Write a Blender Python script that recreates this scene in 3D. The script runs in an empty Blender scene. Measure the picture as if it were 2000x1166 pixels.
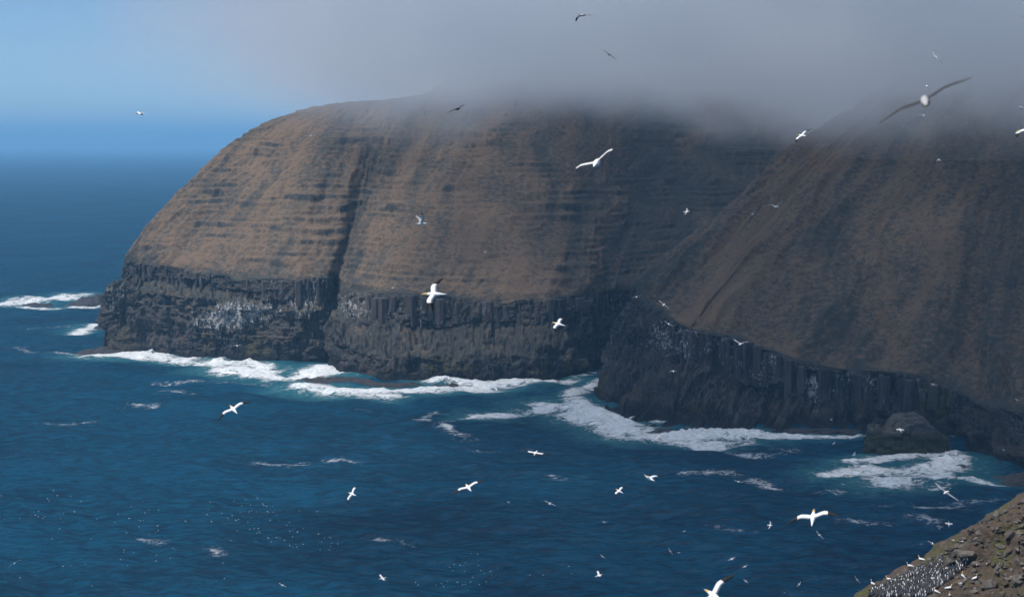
import bpy, bmesh, math, random
import numpy as np
from mathutils import Vector, Matrix
from mathutils.bvhtree import BVHTree

# ------------------------------------------------------------------ camera, world, sun, exposure
sc = bpy.context.scene
COL = sc.collection
CAM_H = 120.0          # metres above the sea
F_PX = 3333.0          # focal length for a 2000 px wide frame (60 mm on full frame)
HORIZON = 281.0
PITCH = math.atan((583.0 - HORIZON) / F_PX)

cam_data = bpy.data.cameras.new("camera")
cam_data.sensor_width = 36.0
cam_data.lens = 36.0 * F_PX / 2000.0
cam_data.clip_start = 0.5
cam_data.clip_end = 200000.0
cam_data.dof.use_dof = True
cam_data.dof.focus_distance = 800.0
cam_data.dof.aperture_fstop = 2.0
cam = bpy.data.objects.new("camera", cam_data)
cam.location = (0, 0, CAM_H)
cam.rotation_euler = (math.pi / 2 - PITCH, 0, 0)
COL.objects.link(cam)
sc.camera = cam

SUN_DIR = Vector((-0.46, -0.26, 0.85)).normalized()      # towards the sun
SUN_EL = math.asin(SUN_DIR.z)
SUN_AZ = math.atan2(SUN_DIR.x, SUN_DIR.y)                  # clockwise from +Y

world = bpy.data.worlds.new("World")
sc.world = world
world.use_nodes = True
wn = world.node_tree
sky = wn.nodes.new("ShaderNodeTexSky")
sky.sky_type = 'NISHITA'
sky.sun_disc = False
sky.sun_elevation = SUN_EL
sky.sun_rotation = SUN_AZ
sky.altitude = 3000
sky.air_density = 1.0
sky.dust_density = 0.0
sky.ozone_density = 6.0
bg = wn.nodes["Background"]
bg.inputs[1].default_value = 0.066
wn.links.new(sky.outputs[0], bg.inputs[0])

sun_data = bpy.data.lights.new("sun", 'SUN')
sun_data.energy = 3.0
sun_data.angle = math.radians(0.53)
sun_data.color = (1.0, 0.95, 0.88)
sun = bpy.data.objects.new("sun", sun_data)
sun.rotation_euler = SUN_DIR.to_track_quat('Z', 'Y').to_euler()
COL.objects.link(sun)

sc.view_settings.view_transform = 'Standard'
sc.view_settings.look = 'None'
sc.view_settings.exposure = 0.74
sc.view_settings.gamma = 1.0
sc.view_settings.use_curve_mapping = False
sc.cycles.use_denoising = True
sc.cycles.volume_bounces = 12
sc.cycles.max_bounces = 12
sc.cycles.diffuse_bounces = 2
sc.cycles.glossy_bounces = 2
sc.cycles.volume_step_rate = 0.4
sc.cycles.volume_max_steps = 128
sc.cycles.sample_clamp_indirect = 4.0

# ------------------------------------------------------------------ helpers
CP, SP = math.cos(PITCH), math.sin(PITCH)

def ray(px, py):
    """direction through a spot of the 2000 x 1166 photograph, scaled so that its y is 1"""
    x = (px - 1000.0) / F_PX
    v = (583.0 - py) / F_PX
    d = np.array([x, CP + v * SP, -SP + v * CP])
    return d / d[1]

def at(px, py, Y):
    return np.array([0, 0, CAM_H]) + ray(px, py) * Y

def on_sea(px, py, z=0.0):
    d = ray(px, py)
    return np.array([0, 0, CAM_H]) + d * ((z - CAM_H) / d[2])

_rng = np.random.RandomState(7)
_perm = _rng.permutation(512).astype(np.int64)
_grad = _rng.normal(size=(512, 3)); _grad /= np.linalg.norm(_grad, axis=1)[:, None]

def pn(P):
    """gradient noise, about -1..1"""
    P = np.asarray(P, float)
    i = np.floor(P).astype(np.int64); f = P - i
    w = f * f * f * (f * (f * 6 - 15) + 10)
    out = 0
    for dx in (0, 1):
        for dy in (0, 1):
            for dz in (0, 1):
                h = _perm[(_perm[(_perm[(i[..., 0] + dx) & 511] + i[..., 1] + dy) & 511] + i[..., 2] + dz) & 511]
                g = _grad[h]
                dot = g[..., 0] * (f[..., 0] - dx) + g[..., 1] * (f[..., 1] - dy) + g[..., 2] * (f[..., 2] - dz)
                wt = (w[..., 0] if dx else 1 - w[..., 0]) * (w[..., 1] if dy else 1 - w[..., 1]) * (w[..., 2] if dz else 1 - w[..., 2])
                out = out + dot * wt
    return out * 1.6

def fbm(P, o=4, gain=0.5):
    P = np.asarray(P, float)
    a, s, t = 1.0, 0, 0
    for k in range(o):
        s = s + a * pn(P * (2.03 ** k) + 17.3 * k); t += a; a *= gain
    return s / t

def hash01(a, b=0, c=0):
    a = np.asarray(a).astype(np.int64); b = np.asarray(b).astype(np.int64); c = np.asarray(c).astype(np.int64)
    return _perm[(_perm[(_perm[a & 511] + b) & 511] + c) & 511] / 511.0

def sstep(a, b, x):
    t = np.clip((x - a) / (b - a), 0, 1)
    return t * t * (3 - 2 * t)

def tag(o, label=None, cat=None, group=None, kind=None):
    if label: o["label"] = label
    if cat: o["category"] = cat
    if group: o["group"] = group
    if kind: o["kind"] = kind
    return o

def link(name, me, mats=(), parent=None):
    o = bpy.data.objects.new(name, me)
    for m in mats:
        if me.materials.find(m.name) < 0: me.materials.append(m)
    COL.objects.link(o)
    if parent: o.parent = parent
    return o

def grid_mesh(name, P, attrs=None, smooth=True, flip=False):
    """P: (rows, cols, 3) -> one sheet"""
    n, m = P.shape[:2]
    me = bpy.data.meshes.new(name)
    idx = np.arange(n * m).reshape(n, m)
    q = np.stack([idx[:-1, :-1], idx[:-1, 1:], idx[1:, 1:], idx[1:, :-1]], -1).reshape(-1, 4)
    if flip: q = q[:, ::-1]
    me.vertices.add(n * m); me.vertices.foreach_set("co", P.reshape(-1).astype(np.float32))
    me.loops.add(q.size); me.loops.foreach_set("vertex_index", q.reshape(-1).astype(np.int32))
    me.polygons.add(len(q))
    me.polygons.foreach_set("loop_start", np.arange(0, q.size, 4, dtype=np.int32))
    me.polygons.foreach_set("loop_total", np.full(len(q), 4, np.int32))
    me.update(calc_edges=True)
    me.validate()
    me.polygons.foreach_set("use_smooth", np.full(len(me.polygons), smooth))
    if attrs is not None:
        a = me.color_attributes.new("mask", 'FLOAT_COLOR', 'POINT')
        a.data.foreach_set("color", attrs.reshape(-1).astype(np.float32))
    return me

def poly_mesh(name, verts, faces, smooth=False, mat_idx=None):
    me = bpy.data.meshes.new(name)
    me.from_pydata([tuple(v) for v in verts], [], [tuple(f) for f in faces])
    me.update()
    if smooth: me.polygons.foreach_set("use_smooth", np.full(len(me.polygons), True))
    if mat_idx is not None: me.polygons.foreach_set("material_index", np.array(mat_idx, np.int32))
    return me

def pchip(x, y, xi):
    """monotone cubic through (x, y); y may have extra axes"""
    x = np.asarray(x, float); y = np.asarray(y, float)
    h = np.diff(x); d = np.diff(y, axis=0) / h.reshape(-1, *([1] * (y.ndim - 1)))
    m = np.zeros_like(y)
    m[0], m[-1] = d[0], d[-1]
    if len(x) > 2:
        a, b = d[:-1], d[1:]
        ok = (a * b) > 0
        w = np.where(ok, 2 * a * b / np.where(ok, a + b, 1), 0)
        m[1:-1] = w
    k = np.clip(np.searchsorted(x, xi) - 1, 0, len(h) - 1)
    t = ((xi - x[k]) / h[k]).reshape(-1, *([1] * (y.ndim - 1)))
    hk = h[k].reshape(t.shape)
    return ((2*t**3-3*t**2+1) * y[k] + (t**3-2*t**2+t) * hk * m[k] + (-2*t**3+3*t**2) * y[k+1] + (t**3-t**2) * hk * m[k+1])

class N:
    """tiny node-graph helper"""
    def __init__(s, name):
        s.m = bpy.data.materials.new(name); s.m.use_nodes = True
        s.t = s.m.node_tree; s.b = s.t.nodes["Principled BSDF"]; s.out = s.t.nodes["Material Output"]
    def n(s, ty, **k):
        nd = s.t.nodes.new(ty)
        for a, v in k.items(): setattr(nd, a, v)
        return nd
    def put(s, sock, v):
        if isinstance(v, bpy.types.NodeSocket): s.t.links.new(v, sock)
        elif v is not None:
            if isinstance(v, (tuple, list)) and len(v) == 3 and sock.type == 'RGBA': v = (*v, 1)
            sock.default_value = v
    def math(s, op, a, b=None, c=None, clamp=False):
        nd = s.n("ShaderNodeMath", operation=op, use_clamp=clamp)
        for k, v in enumerate((a, b, c)): s.put(nd.inputs[k], v)
        return nd.outputs[0]
    def mix(s, f, a, b):
        nd = s.n("ShaderNodeMix", data_type='RGBA')
        s.put(nd.inputs[0], f); s.put(nd.inputs[6], a); s.put(nd.inputs[7], b)
        return nd.outputs[2]
    def ramp(s, v, lo, hi):
        nd = s.n("ShaderNodeMapRange", interpolation_type='SMOOTHSTEP')
        s.put(nd.inputs[0], v); nd.inputs[1].default_value = lo; nd.inputs[2].default_value = hi
        return nd.outputs[0]
    def pos(s, scale=(1, 1, 1), loc=(0, 0, 0), world=True):
        if world: src = s.n("ShaderNodeNewGeometry").outputs["Position"]
        else: src = s.n("ShaderNodeTexCoord").outputs["Object"]
        mp = s.n("ShaderNodeMapping"); s.put(mp.inputs[0], src)
        mp.inputs["Scale"].default_value = scale; mp.inputs["Location"].default_value = loc
        return mp.outputs[0]
    def noise(s, vec, scale=1.0, detail=3.0, rough=0.5, dist=0.0):
        nd = s.n("ShaderNodeTexNoise"); s.put(nd.inputs["Vector"], vec)
        nd.inputs["Scale"].default_value = scale; nd.inputs["Detail"].default_value = detail
        nd.inputs["Roughness"].default_value = rough; nd.inputs["Distortion"].default_value = dist
        return nd.outputs[0]
    def mask(s):
        at_ = s.n("ShaderNodeAttribute", attribute_name="mask")
        sp = s.n("ShaderNodeSeparateColor"); s.put(sp.inputs[0], at_.outputs["Color"])
        return sp.outputs[0], sp.outputs[1], sp.outputs[2], at_.outputs["Alpha"]
    def bump(s, h, dist, strength=1.0):
        nd = s.n("ShaderNodeBump"); s.put(nd.inputs["Height"], h)
        nd.inputs["Distance"].default_value = dist; nd.inputs["Strength"].default_value = strength
        s.t.links.new(nd.outputs[0], s.b.inputs["Normal"])

def plain(name, col, rough=0.7, var=0.0):
    g = N(name)
    if var:
        nz = g.noise(g.pos(world=False), 9.0, 3)
        g.put(g.b.inputs["Base Color"], g.mix(nz, tuple(c * (1 - var) for c in col), tuple(min(1, c * (1 + var)) for c in col)))
    else: g.put(g.b.inputs["Base Color"], col)
    g.b.inputs["Roughness"].default_value = rough
    g.b.inputs["Specular IOR Level"].default_value = 0.25
    return g.m

# ------------------------------------------------------------------ materials of the land and the sea
def rock_colour(g, guano):
    big = g.noise(g.pos((0.10, 0.10, 0.04)), 1.0, 4, 0.6)
    streak = g.noise(g.pos((0.85, 0.85, 0.09)), 1.0, 4, 0.65)
    fine = g.noise(g.pos((1.1, 1.1, 0.9)), 1.0, 4, 0.7)
    c = g.mix(g.ramp(streak, .38, .66), (0.012, 0.013, 0.016), (0.085, 0.083, 0.088))
    c = g.mix(g.ramp(big, .38, .68), c, g.mix(fine, (0.024, 0.021, 0.020), (0.135, 0.112, 0.100)))
    # white streaks below the nests
    gs = g.noise(g.pos((0.95, 0.95, 0.26)), 1.0, 5, 0.72)
    gf = g.ramp(g.math('ADD', gs, g.math('MULTIPLY', guano, 0.30)), 0.70, 0.80)
    c = g.mix(g.math('MULTIPLY', gf, 0.8), c, (0.50, 0.50, 0.50))
    # algae and the wet black foot
    z = g.n("ShaderNodeSeparateXYZ"); g.put(z.inputs[0], g.n("ShaderNodeNewGeometry").outputs["Position"])
    zz = g.math('ADD', z.outputs[2], g.math('MULTIPLY', g.math('SUBTRACT', big, 0.5), 16.0))
    alg = g.math('MULTIPLY', g.ramp(g.noise(g.pos((0.06, 0.06, 0.02), (7, 3, 1)), 1.0, 3), .54, .66), g.math('SUBTRACT', 1.0, g.ramp(zz, 4.0, 26.0)))
    c = g.mix(g.math('MULTIPLY', alg, 0.75), c, g.mix(fine, (0.085, 0.060, 0.022), (0.055, 0.060, 0.025)))
    c = g.mix(g.math('SUBTRACT', 1.0, g.ramp(zz, 1.5, 6.5)), c, (0.016, 0.016, 0.018))
    return c, fine, streak

def land_material():
    g = N("turf_and_basalt")
    r, gu, br, mo = g.mask()
    rc, fine, streak = rock_colour(g, gu)
    f1 = g.noise(g.pos((0.35, 0.35, 0.55)), 1.0, 6, 0.72)
    f2 = g.noise(g.pos((1.3, 1.3, 2.0)), 1.0, 4, 0.75)
    f3 = g.noise(g.pos((0.035, 0.035, 0.05)), 1.0, 4, 0.6)
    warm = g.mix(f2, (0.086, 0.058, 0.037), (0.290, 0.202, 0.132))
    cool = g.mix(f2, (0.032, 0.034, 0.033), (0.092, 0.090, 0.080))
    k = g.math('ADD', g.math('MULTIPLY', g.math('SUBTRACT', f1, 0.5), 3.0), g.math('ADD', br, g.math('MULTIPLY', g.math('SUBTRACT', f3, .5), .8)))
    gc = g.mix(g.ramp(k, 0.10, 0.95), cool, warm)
    f4 = g.noise(g.pos((0.62, 0.62, 1.0), (5, 2, 9)), 1.0, 5, 0.78)
    gc = g.mix(g.math('MULTIPLY', g.ramp(f4, .56, .70), .75), gc, (0.030, 0.027, 0.023))
    rc = g.mix(g.math('MULTIPLY', g.math('SUBTRACT', 1.0, g.ramp(r, .80, .98)), .6), rc, g.mix(f1, (0.034, 0.039, 0.039), (0.095, 0.100, 0.095)))
    gc = g.mix(g.math('MULTIPLY', mo, 0.8), gc, (0.075, 0.085, 0.025))
    rr = g.ramp(g.math('ADD', r, g.math('MULTIPLY', g.math('SUBTRACT', f1, .5), 2.0)), 0.36, 0.66)
    g.put(g.b.inputs["Base Color"], g.mix(rr, gc, rc))
    g.b.inputs["Roughness"].default_value = 0.92
    g.b.inputs["Specular IOR Level"].default_value = 0.2
    g.bump(g.math('ADD', g.math('MULTIPLY', f2, .6), g.math('MULTIPLY', f1, 1.2)), 1.3, 0.9)
    return g.m

def basalt_material(name="basalt"):
    g = N(name)
    oi = g.n("ShaderNodeObjectInfo")
    rc, fine, streak = rock_colour(g, g.math('MULTIPLY', oi.outputs["Random"], 0.55))
    g.put(g.b.inputs["Base Color"], rc)
    g.b.inputs["Roughness"].default_value = 0.85
    g.b.inputs["Specular IOR Level"].default_value = 0.3
    g.bump(g.math('ADD', fine, streak), 0.8, 0.8)
    return g.m

def wet_rock_material():
    g = N("wet_black_rock")
    f = g.noise(g.pos((0.35, 0.35, 0.6)), 1.0, 6, 0.7)
    c = g.mix(g.ramp(f, .35, .75), (0.012, 0.012, 0.014), (0.050, 0.044, 0.042))
    g.put(g.b.inputs["Base Color"], c); g.b.inputs["Roughness"].default_value = 0.6
    g.bump(f, 1.6, 1.0)
    return g.m

def sea_material():
    g = N("sea_water")
    foam, aer, calm, _ = g.mask()
    P = g.pos((1, 1, 1))
    n1 = g.noise(g.pos((0.15, 0.36, 0.2)), 1.0, 5, 0.66)
    patch = g.noise(g.pos((0.009, 0.016, 0.01)), 1.0, 4, 0.6)
    n2 = g.noise(g.pos((0.42, 0.95, 0.6)), 1.0, 4, 0.65)
    lace = g.noise(g.pos((0.10, 0.12, 0.1)), 1.0, 6, 0.72, 1.8)
    lace2 = g.noise(g.pos((0.36, 0.55, 0.4), (3, 9, 2)), 1.0, 5, 0.7, 1.2)
    l = g.math('ADD', g.math('MULTIPLY', lace, 0.62), g.math('MULTIPLY', lace2, 0.38))
    l = g.math('MULTIPLY', g.math('SUBTRACT', l, 0.5), 4.2)
    ff = g.ramp(g.math('ADD', l, g.math('MULTIPLY', foam, 1.15)), 0.30, 0.85)
    ff = g.math('MULTIPLY', ff, g.math('MULTIPLY', foam, 1.7, clamp=True))
    deep = g.mix(g.ramp(g.math('ADD', n1, g.math('MULTIPLY', g.math('SUBTRACT', patch, .5), .5)), .34, .66), (0.0008, 0.024, 0.054), (0.0012, 0.058, 0.118))  # light and dark sides of the ripples painted into the water colour
    c = g.mix(g.ramp(g.math('ADD', aer, g.math('MULTIPLY', g.math('SUBTRACT', lace, .5), 1.2)), 0.15, 0.9), deep, (0.026, 0.125, 0.160))
    c = g.mix(ff, c, g.mix(g.ramp(lace2, .35, .65), (0.55, 0.62, 0.66), (0.90, 0.91, 0.92)))
    h = g.math('ADD', g.math('MULTIPLY', n1, 2.1), g.math('ADD', g.math('MULTIPLY', n2, 0.95), g.math('MULTIPLY', ff, 0.5)))
    bp = g.n("ShaderNodeBump"); g.put(bp.inputs["Height"], h); bp.inputs["Distance"].default_value = 1.3
    g.t.nodes.remove(g.b)
    df = g.n("ShaderNodeBsdfDiffuse"); g.put(df.inputs["Color"], c)
    gl = g.n("ShaderNodeBsdfGlossy"); gl.inputs["Roughness"].default_value = 0.18
    fr = g.n("ShaderNodeFresnel"); fr.inputs["IOR"].default_value = 1.333
    for nd in (df, gl, fr): g.put(nd.inputs["Normal"], bp.outputs[0])
    fac = g.math('MULTIPLY', g.math('MINIMUM', g.math('MULTIPLY', fr.outputs[0], 0.36), 0.15), g.math('SUBTRACT', 1.0, ff))
    mx = g.n("ShaderNodeMixShader"); g.put(mx.inputs[0], fac); g.put(mx.inputs[1], df.outputs[0]); g.put(mx.inputs[2], gl.outputs[0])
    g.t.links.new(mx.outputs[0], g.out.inputs["Surface"])
    return g.m

M_LAND = land_material()
M_BASALT = basalt_material()
M_WET = wet_rock_material()
M_SEA = sea_material()

# ------------------------------------------------------------------ the land: sheets lofted through surveyed stations
# levels: 0 sea bed, 1 waterline, 2 top of lower cliff, 3 foot of columns, 4 cliff edge, 5.. slope .. shoulder, last: far back
SLOPE_T = [0.04, 0.18, 0.36, 0.56, 0.78, 1.0]

def station(wl, l2, l3, l4, sh, p=1.4, d=(8, 20, 28), push=0.0, back=(40, 300, 70)):
    w = on_sea(*wl); Y0 = w[1] + push
    w = at(wl[0], wl[1], w[1]); 
    if push: w = np.array([w[0] * Y0 / (Y0 - push), Y0, 0.0])
    a2, a3, a4 = at(l2[0], l2[1], Y0 + d[0]), at(l3[0], l3[1], Y0 + d[1]), at(l4[0], l4[1], Y0 + d[2])
    s = at(*sh)
    pts = [w + np.array([0, -4.0, -9.0]), w, a2, a3, a4]
    for t in SLOPE_T:
        q = a4 + (s - a4) * t
        q[2] = a4[2] + (s[2] - a4[2]) * (1 - (1 - t) ** p)
        pts.append(q)
    pts.append(s + np.array(back, float))
    return np.array(pts)

def shifted(st, dx, dy, f=1.0, dz=0.0):
    q = st.copy()
    k = np.linspace(1, f, len(q))
    q[:, 0] += dx * k; q[:, 1] += dy * k
    q[4:, 2] += dz
    return q

ROWS = [3, 60, 14, 40, 6, 44, 56, 56, 46, 34, 22]

def loft(stations, cols):
    S = np.array(stations)                              # (ns, levels, 3)
    dist = np.maximum(np.linalg.norm(np.diff(S[:, 4], axis=0), axis=1), np.linalg.norm(np.diff(S[:, 1], axis=0), axis=1))
    u = np.concatenate([[0], np.cumsum(dist)])
    ui = np.linspace(0, u[-1], cols)
    C = pchip(u, S, ui)                                 # (cols, levels, 3)
    rows, lev = [], []
    nl = S.shape[1]
    for k in range(nl - 1):
        n = ROWS[k]
        for j in range(n):
            lev.append(k + j / n)
    lev.append(nl - 1); lev = np.array(lev)
    k = np.minimum(lev.astype(int), nl - 2); f = (lev - k)[:, None, None]
    Ct = C.transpose(1, 0, 2)
    lin = Ct[k] * (1 - f) + Ct[k + 1] * f
    smooth = pchip(np.arange(4, nl), Ct[4:], np.clip(lev, 4, nl - 1))
    P = np.where((lev >= 4)[:, None, None], smooth, lin)
    return P, lev, ui

def normals(P):
    du = np.gradient(P, axis=1); dv = np.gradient(P, axis=0)
    n = np.cross(du, dv)
    n /= np.linalg.norm(n, axis=2)[..., None] + 1e-9
    return n

def shape_land(P, lev, ui, seed, gully=3.5, cliff=1.5, terr=6.0, terr_mask=None, brown=None, guano=None, moss=None):
    L = lev[:, None]; s = ui[None, :] + 0 * L
    n = normals(P)
    if n[len(lev) // 2, :, 1].mean() > 0: n = -n
    slope_w = sstep(4.0, 4.5, L); cl_w = sstep(0.8, 1.4, L) * (1 - sstep(3.8, 4.05, L))
    o = seed * 31.7
    # ribs and runnels down the slope
    sx = s + 14 * fbm(P / 60 + o, 3)
    v = np.stack([sx / 34, L * 0.30 + 0 * s, 0 * s + o], -1)
    rib = 1 - 2 * np.abs(fbm(v, 4, .55))
    v2 = np.stack([sx / 9, L * 0.9 + 0 * s, 0 * s + o + 5], -1)
    rib2 = fbm(v2, 3)
    big = fbm(P / 85 + o, 4)
    D = slope_w * (gully * (rib - .5) + 0.9 * rib2 + 4.0 * big + 1.3 * fbm(P / 6 + o, 4))
    # joints and blocks of the cliff
    z = P[..., 2]
    w1 = 3.1
    sj = s + 1.4 * pn(np.stack([s / 7, z / 9, 0 * s + o], -1))
    c1 = np.floor(sj / w1); c2 = np.floor(sj / 1.3 + 40); c3 = np.floor(sj / 11.0 + 90)
    zc = np.floor(z / 6.5 + 3 * hash01(c1)); zc2 = np.floor(z / 2.3 + 5 * hash01(c2, 3))
    blk = 1.7 * (hash01(c1, zc, 1) - .5) + 0.9 * (hash01(c2, zc2, 2) - .5) + 2.3 * (hash01(c3, np.floor(z / 14), 3) - .5)
    lay = np.floor(z / 5.5 + 1.2 * pn(np.stack([s / 40, 0 * s, 0 * s + o], -1)))
    blk = blk + 2.2 * fbm(np.stack([s / 16, lay * 5.3, 0 * s + o], -1), 3)
    low = 1 - sstep(2.0, 3.2, L)
    D = D + cl_w * cliff * (blk + 2.6 * fbm(P / 13 + o, 4) * (.4 + low) + 0.6 * fbm(P / 3 + o, 2))
    P = P + n * D[..., None]
    # basalt steps in the slope: thin ledges that run on, and a few thicker bands
    def steps(P, T, M, riser, wob, jagf, sd, off):
        zz = P[..., 2]
        kk = zz / T + wob * fbm(np.stack([s / 55, zz / 60, 0 * s + o + sd], -1), 3)
        fr = kk - np.floor(kk); fl = np.floor(kk)
        jag = jagf * pn(np.stack([s / 2.6, fl * 7.1, 0 * s + sd], -1)) + jagf * pn(np.stack([s / 8.0, fl * 3.1, 0 * s + sd], -1))
        gfr = np.clip((fr - .5 + jag) / riser + .5, 0, 1)
        layer = np.clip(off + 1.5 * fbm(np.stack([s / 45, fl * 3.7, 0 * s + o + sd], -1), 4), 0.0, 1)
        MM = M * layer
        Q = P.copy(); Q[..., 2] = zz + T * MM * (gfr - fr)
        return Q, MM * ((gfr > .02) & (gfr < .98))
    tmask = terr_mask if terr_mask is not None else 0
    up = sstep(4.25, 4.7, L)
    base = fbm(np.stack([s / 42, P[..., 2] / 26, 0 * s + o + 9], -1), 4) + tmask
    M = sstep(-0.20, 0.45, base + 0.35 * fbm(np.stack([s / 9, P[..., 2] / 4, 0 * s + o + 2], -1), 3)) * up
    Mf = sstep(-0.30, 0.35, base + 0.25 * fbm(np.stack([s / 12, P[..., 2] / 5, 0 * s + o + 4], -1), 3)) * up
    P, r1 = steps(P, terr * 1.0, M, .20, .5, .12, 1, .30)
    P, r2 = steps(P, terr * .50, Mf, .34, .8, .14, 2, .52)
    MM = np.clip(np.maximum(r1, .7 * r2), 0, 1)
    gfr = np.where(MM > .05, .5, 0.0)
    n2 = normals(P)
    if n2[len(lev) // 2, :, 1].mean() > 0: n2 = -n2
    steep = 1 - sstep(0.40, 0.66, n2[..., 2])
    below = (1 - sstep(3.85, 4.1, L))
    rock = np.clip(np.maximum(np.maximum(steep * np.maximum(MM * 1.25, below), MM * ((gfr > .02) & (gfr < .98)) * .8), below * sstep(1.0, 1.05, 2 - steep) * 0), 0, 1)
    rock = np.maximum(rock, below * (0.30 + 0.7 * steep)) 
    rock = np.maximum(rock, 1 - sstep(1.5, 2.0, L) + 0 * s)
    rock = np.maximum(rock, slope_w * 0.40 * sstep(0.25, 0.8, M) * (0.7 + 0.6 * rib2))
    br = 0.5 + 0.35 * big + 0.25 * (rib - .5) + 0.65 * fbm(np.stack([sx / 16, L * .35 + 0 * s, 0 * s + o + 3], -1), 4) - 0.35 * (1 - slope_w) + (brown if brown is not None else 0)
    gu = (guano if guano is not None else 0.3) * (1 - sstep(3.9, 4.2, L)) * sstep(1.15, 1.7, L) + 0 * s
    mo = np.zeros_like(s) if moss is None else moss
    A = np.stack([np.clip(rock, 0, 1), np.clip(gu, 0, 1), np.clip(br, 0, 1), np.clip(mo, 0, 1)], -1)
    return P, A

def crisp_cliff(me, cols, lev):
    n = int((lev[:-1] < 4.0).sum()) * (cols - 1)
    f = np.ones(len(me.polygons), bool); f[:n] = False
    me.polygons.foreach_set('use_smooth', f)

def to_px(P):
    """where a point falls in the 2000 px photograph (only used to look up the survey of colours)"""
    d = P - np.array([0, 0, CAM_H])
    f = d[..., 1] * CP - d[..., 2] * SP
    v = d[..., 1] * SP + d[..., 2] * CP
    return 1000 + F_PX * d[..., 0] / f, 583 - F_PX * v / f

def spot(X, Z, cx, cz, rx, rz):
    return np.exp(-(((X - cx) / rx) ** 2 + ((Z - cz) / rz) ** 2))

# --- the headland with its two faces
nose = station((200, 688), (207, 560), (236, 546), (242, 508), (620, 213, 1150), p=1.75, d=(3, 10, 14), back=(60, 250, 7))
A = [shifted(nose, 150, 330, 0.6), shifted(nose, 45, 130, 0.7), shifted(nose, 6, 34, 1.0), nose,
     station((250, 690), (250, 564), (262, 543), (268, 512), (632, 211, 1140), p=1.8, d=(3, 15, 18), back=(60, 250, 7)),
     station((330, 694), (322, 575), (325, 551), (330, 521), (650, 210, 1135), p=1.85, d=(3, 17, 20), back=(60, 250, 7)),
     station((420, 701), (415, 582), (415, 561), (418, 536), (675, 208, 1130), p=1.85, d=(3, 17, 20), back=(60, 250, 8)),
     station((500, 705), (495, 598), (495, 591), (497, 544), (700, 206, 1125), p=1.8, d=(3, 8, 12), back=(60, 250, 10)),
     station((580, 709), (575, 604), (575, 597), (578, 546), (722, 205, 1122), p=1.8, d=(3, 8, 12), back=(60, 250, 14)),
     station((636, 706), (634, 604), (636, 596), (640, 539), (742, 205, 1120), p=1.7, d=(3, 8, 13), back=(60, 250, 22)),
     station((648, 700), (652, 606), (653, 592), (655, 542), (778, 206, 1116), p=1.5, d=(4, 10, 11), push=0, back=(60, 250, 30)),
     station((646, 722), (650, 648), (655, 630), (680, 564), (830, 203, 1105), p=1.4, d=(5, 20, 36), back=(40, 300, 60)),
     station((720, 737), (720, 690), (720, 640), (740, 570), (875, 200, 1105), p=1.35, d=(5, 24, 34)),
     station((820, 743), (820, 697), (820, 640), (825, 573), (945, 195, 1108), p=1.35, d=(5, 24, 30)),
     station((950, 746), (950, 694), (950, 637), (950, 586), (1030, 190, 1115), p=1.35, d=(5, 24, 30)),
     station((1070, 743), (1070, 692), (1060, 637), (1060, 583), (1125, 188, 1135), p=1.3, d=(5, 22, 28)),
     station((1130, 735), (1130, 682), (1130, 640), (1130, 576), (1200, 186, 1180), p=1.25, d=(5, 12, 18), push=8),
     station((1190, 722), (1190, 676), (1195, 636), (1205, 569), (1300, 184, 1240), p=1.2, d=(4, 10, 16), push=20),
     station((1300, 715), (1300, 665), (1310, 625), (1320, 556), (1420, 184, 1290), p=1.2, d=(4, 10, 16), push=30),
     station((1450, 710), (1450, 655), (1460, 610), (1470, 545), (1560, 184, 1330), p=1.2, d=(4, 10, 16), push=40),
     station((1700, 705), (1700, 650), (1710, 600), (1720, 535), (1790, 180, 1380), p=1.2, d=(4, 10, 16), push=50)]
PA, levA, uA = loft(A, 1050)
X, Z = to_px(PA)
tm = -0.04 + 0.26 * spot(X, Z, 470, 400, 170, 60) + 0.14 * spot(X, Z, 650, 400, 90, 130) + 0.40 * spot(X, Z, 1280, 430, 200, 150) + 0.16 * spot(X, Z, 800, 440, 90, 90) - 0.35 * spot(X, Z, 560, 240, 170, 26) - 0.2 * spot(X, Z, 960, 460, 70, 110)
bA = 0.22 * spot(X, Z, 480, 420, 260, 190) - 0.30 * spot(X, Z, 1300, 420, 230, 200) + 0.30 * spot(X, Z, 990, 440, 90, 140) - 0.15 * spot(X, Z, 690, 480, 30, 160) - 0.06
gA = 0.10 + 1.0 * spot(X, Z, 480, 602, 70, 26) + 0.9 * spot(X, Z, 420, 640, 70, 30) + 0.8 * spot(X, Z, 600, 595, 40, 20) + 0.75 * spot(X, Z, 690, 595, 40, 40) + 0.5 * spot(X, Z, 220, 580, 40, 60) + 0.5 * spot(X, Z, 760, 600, 60, 30) + 0.5 * spot(X, Z, 1005, 610, 25, 15)
SA, attrA = shape_land(PA, levA, uA, 1, terr=6.2, terr_mask=tm, brown=bA, guano=gA, moss=0.5 * spot(X, Z, 610, 630, 14, 60))
headland = link("headland", grid_mesh("headland", SA, attrA), [M_LAND])
crisp_cliff(headland.data, 1050, levA)
tag(headland, "steep brown headland with stepped basalt ledges above a dark sea cliff", kind="structure")

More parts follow.
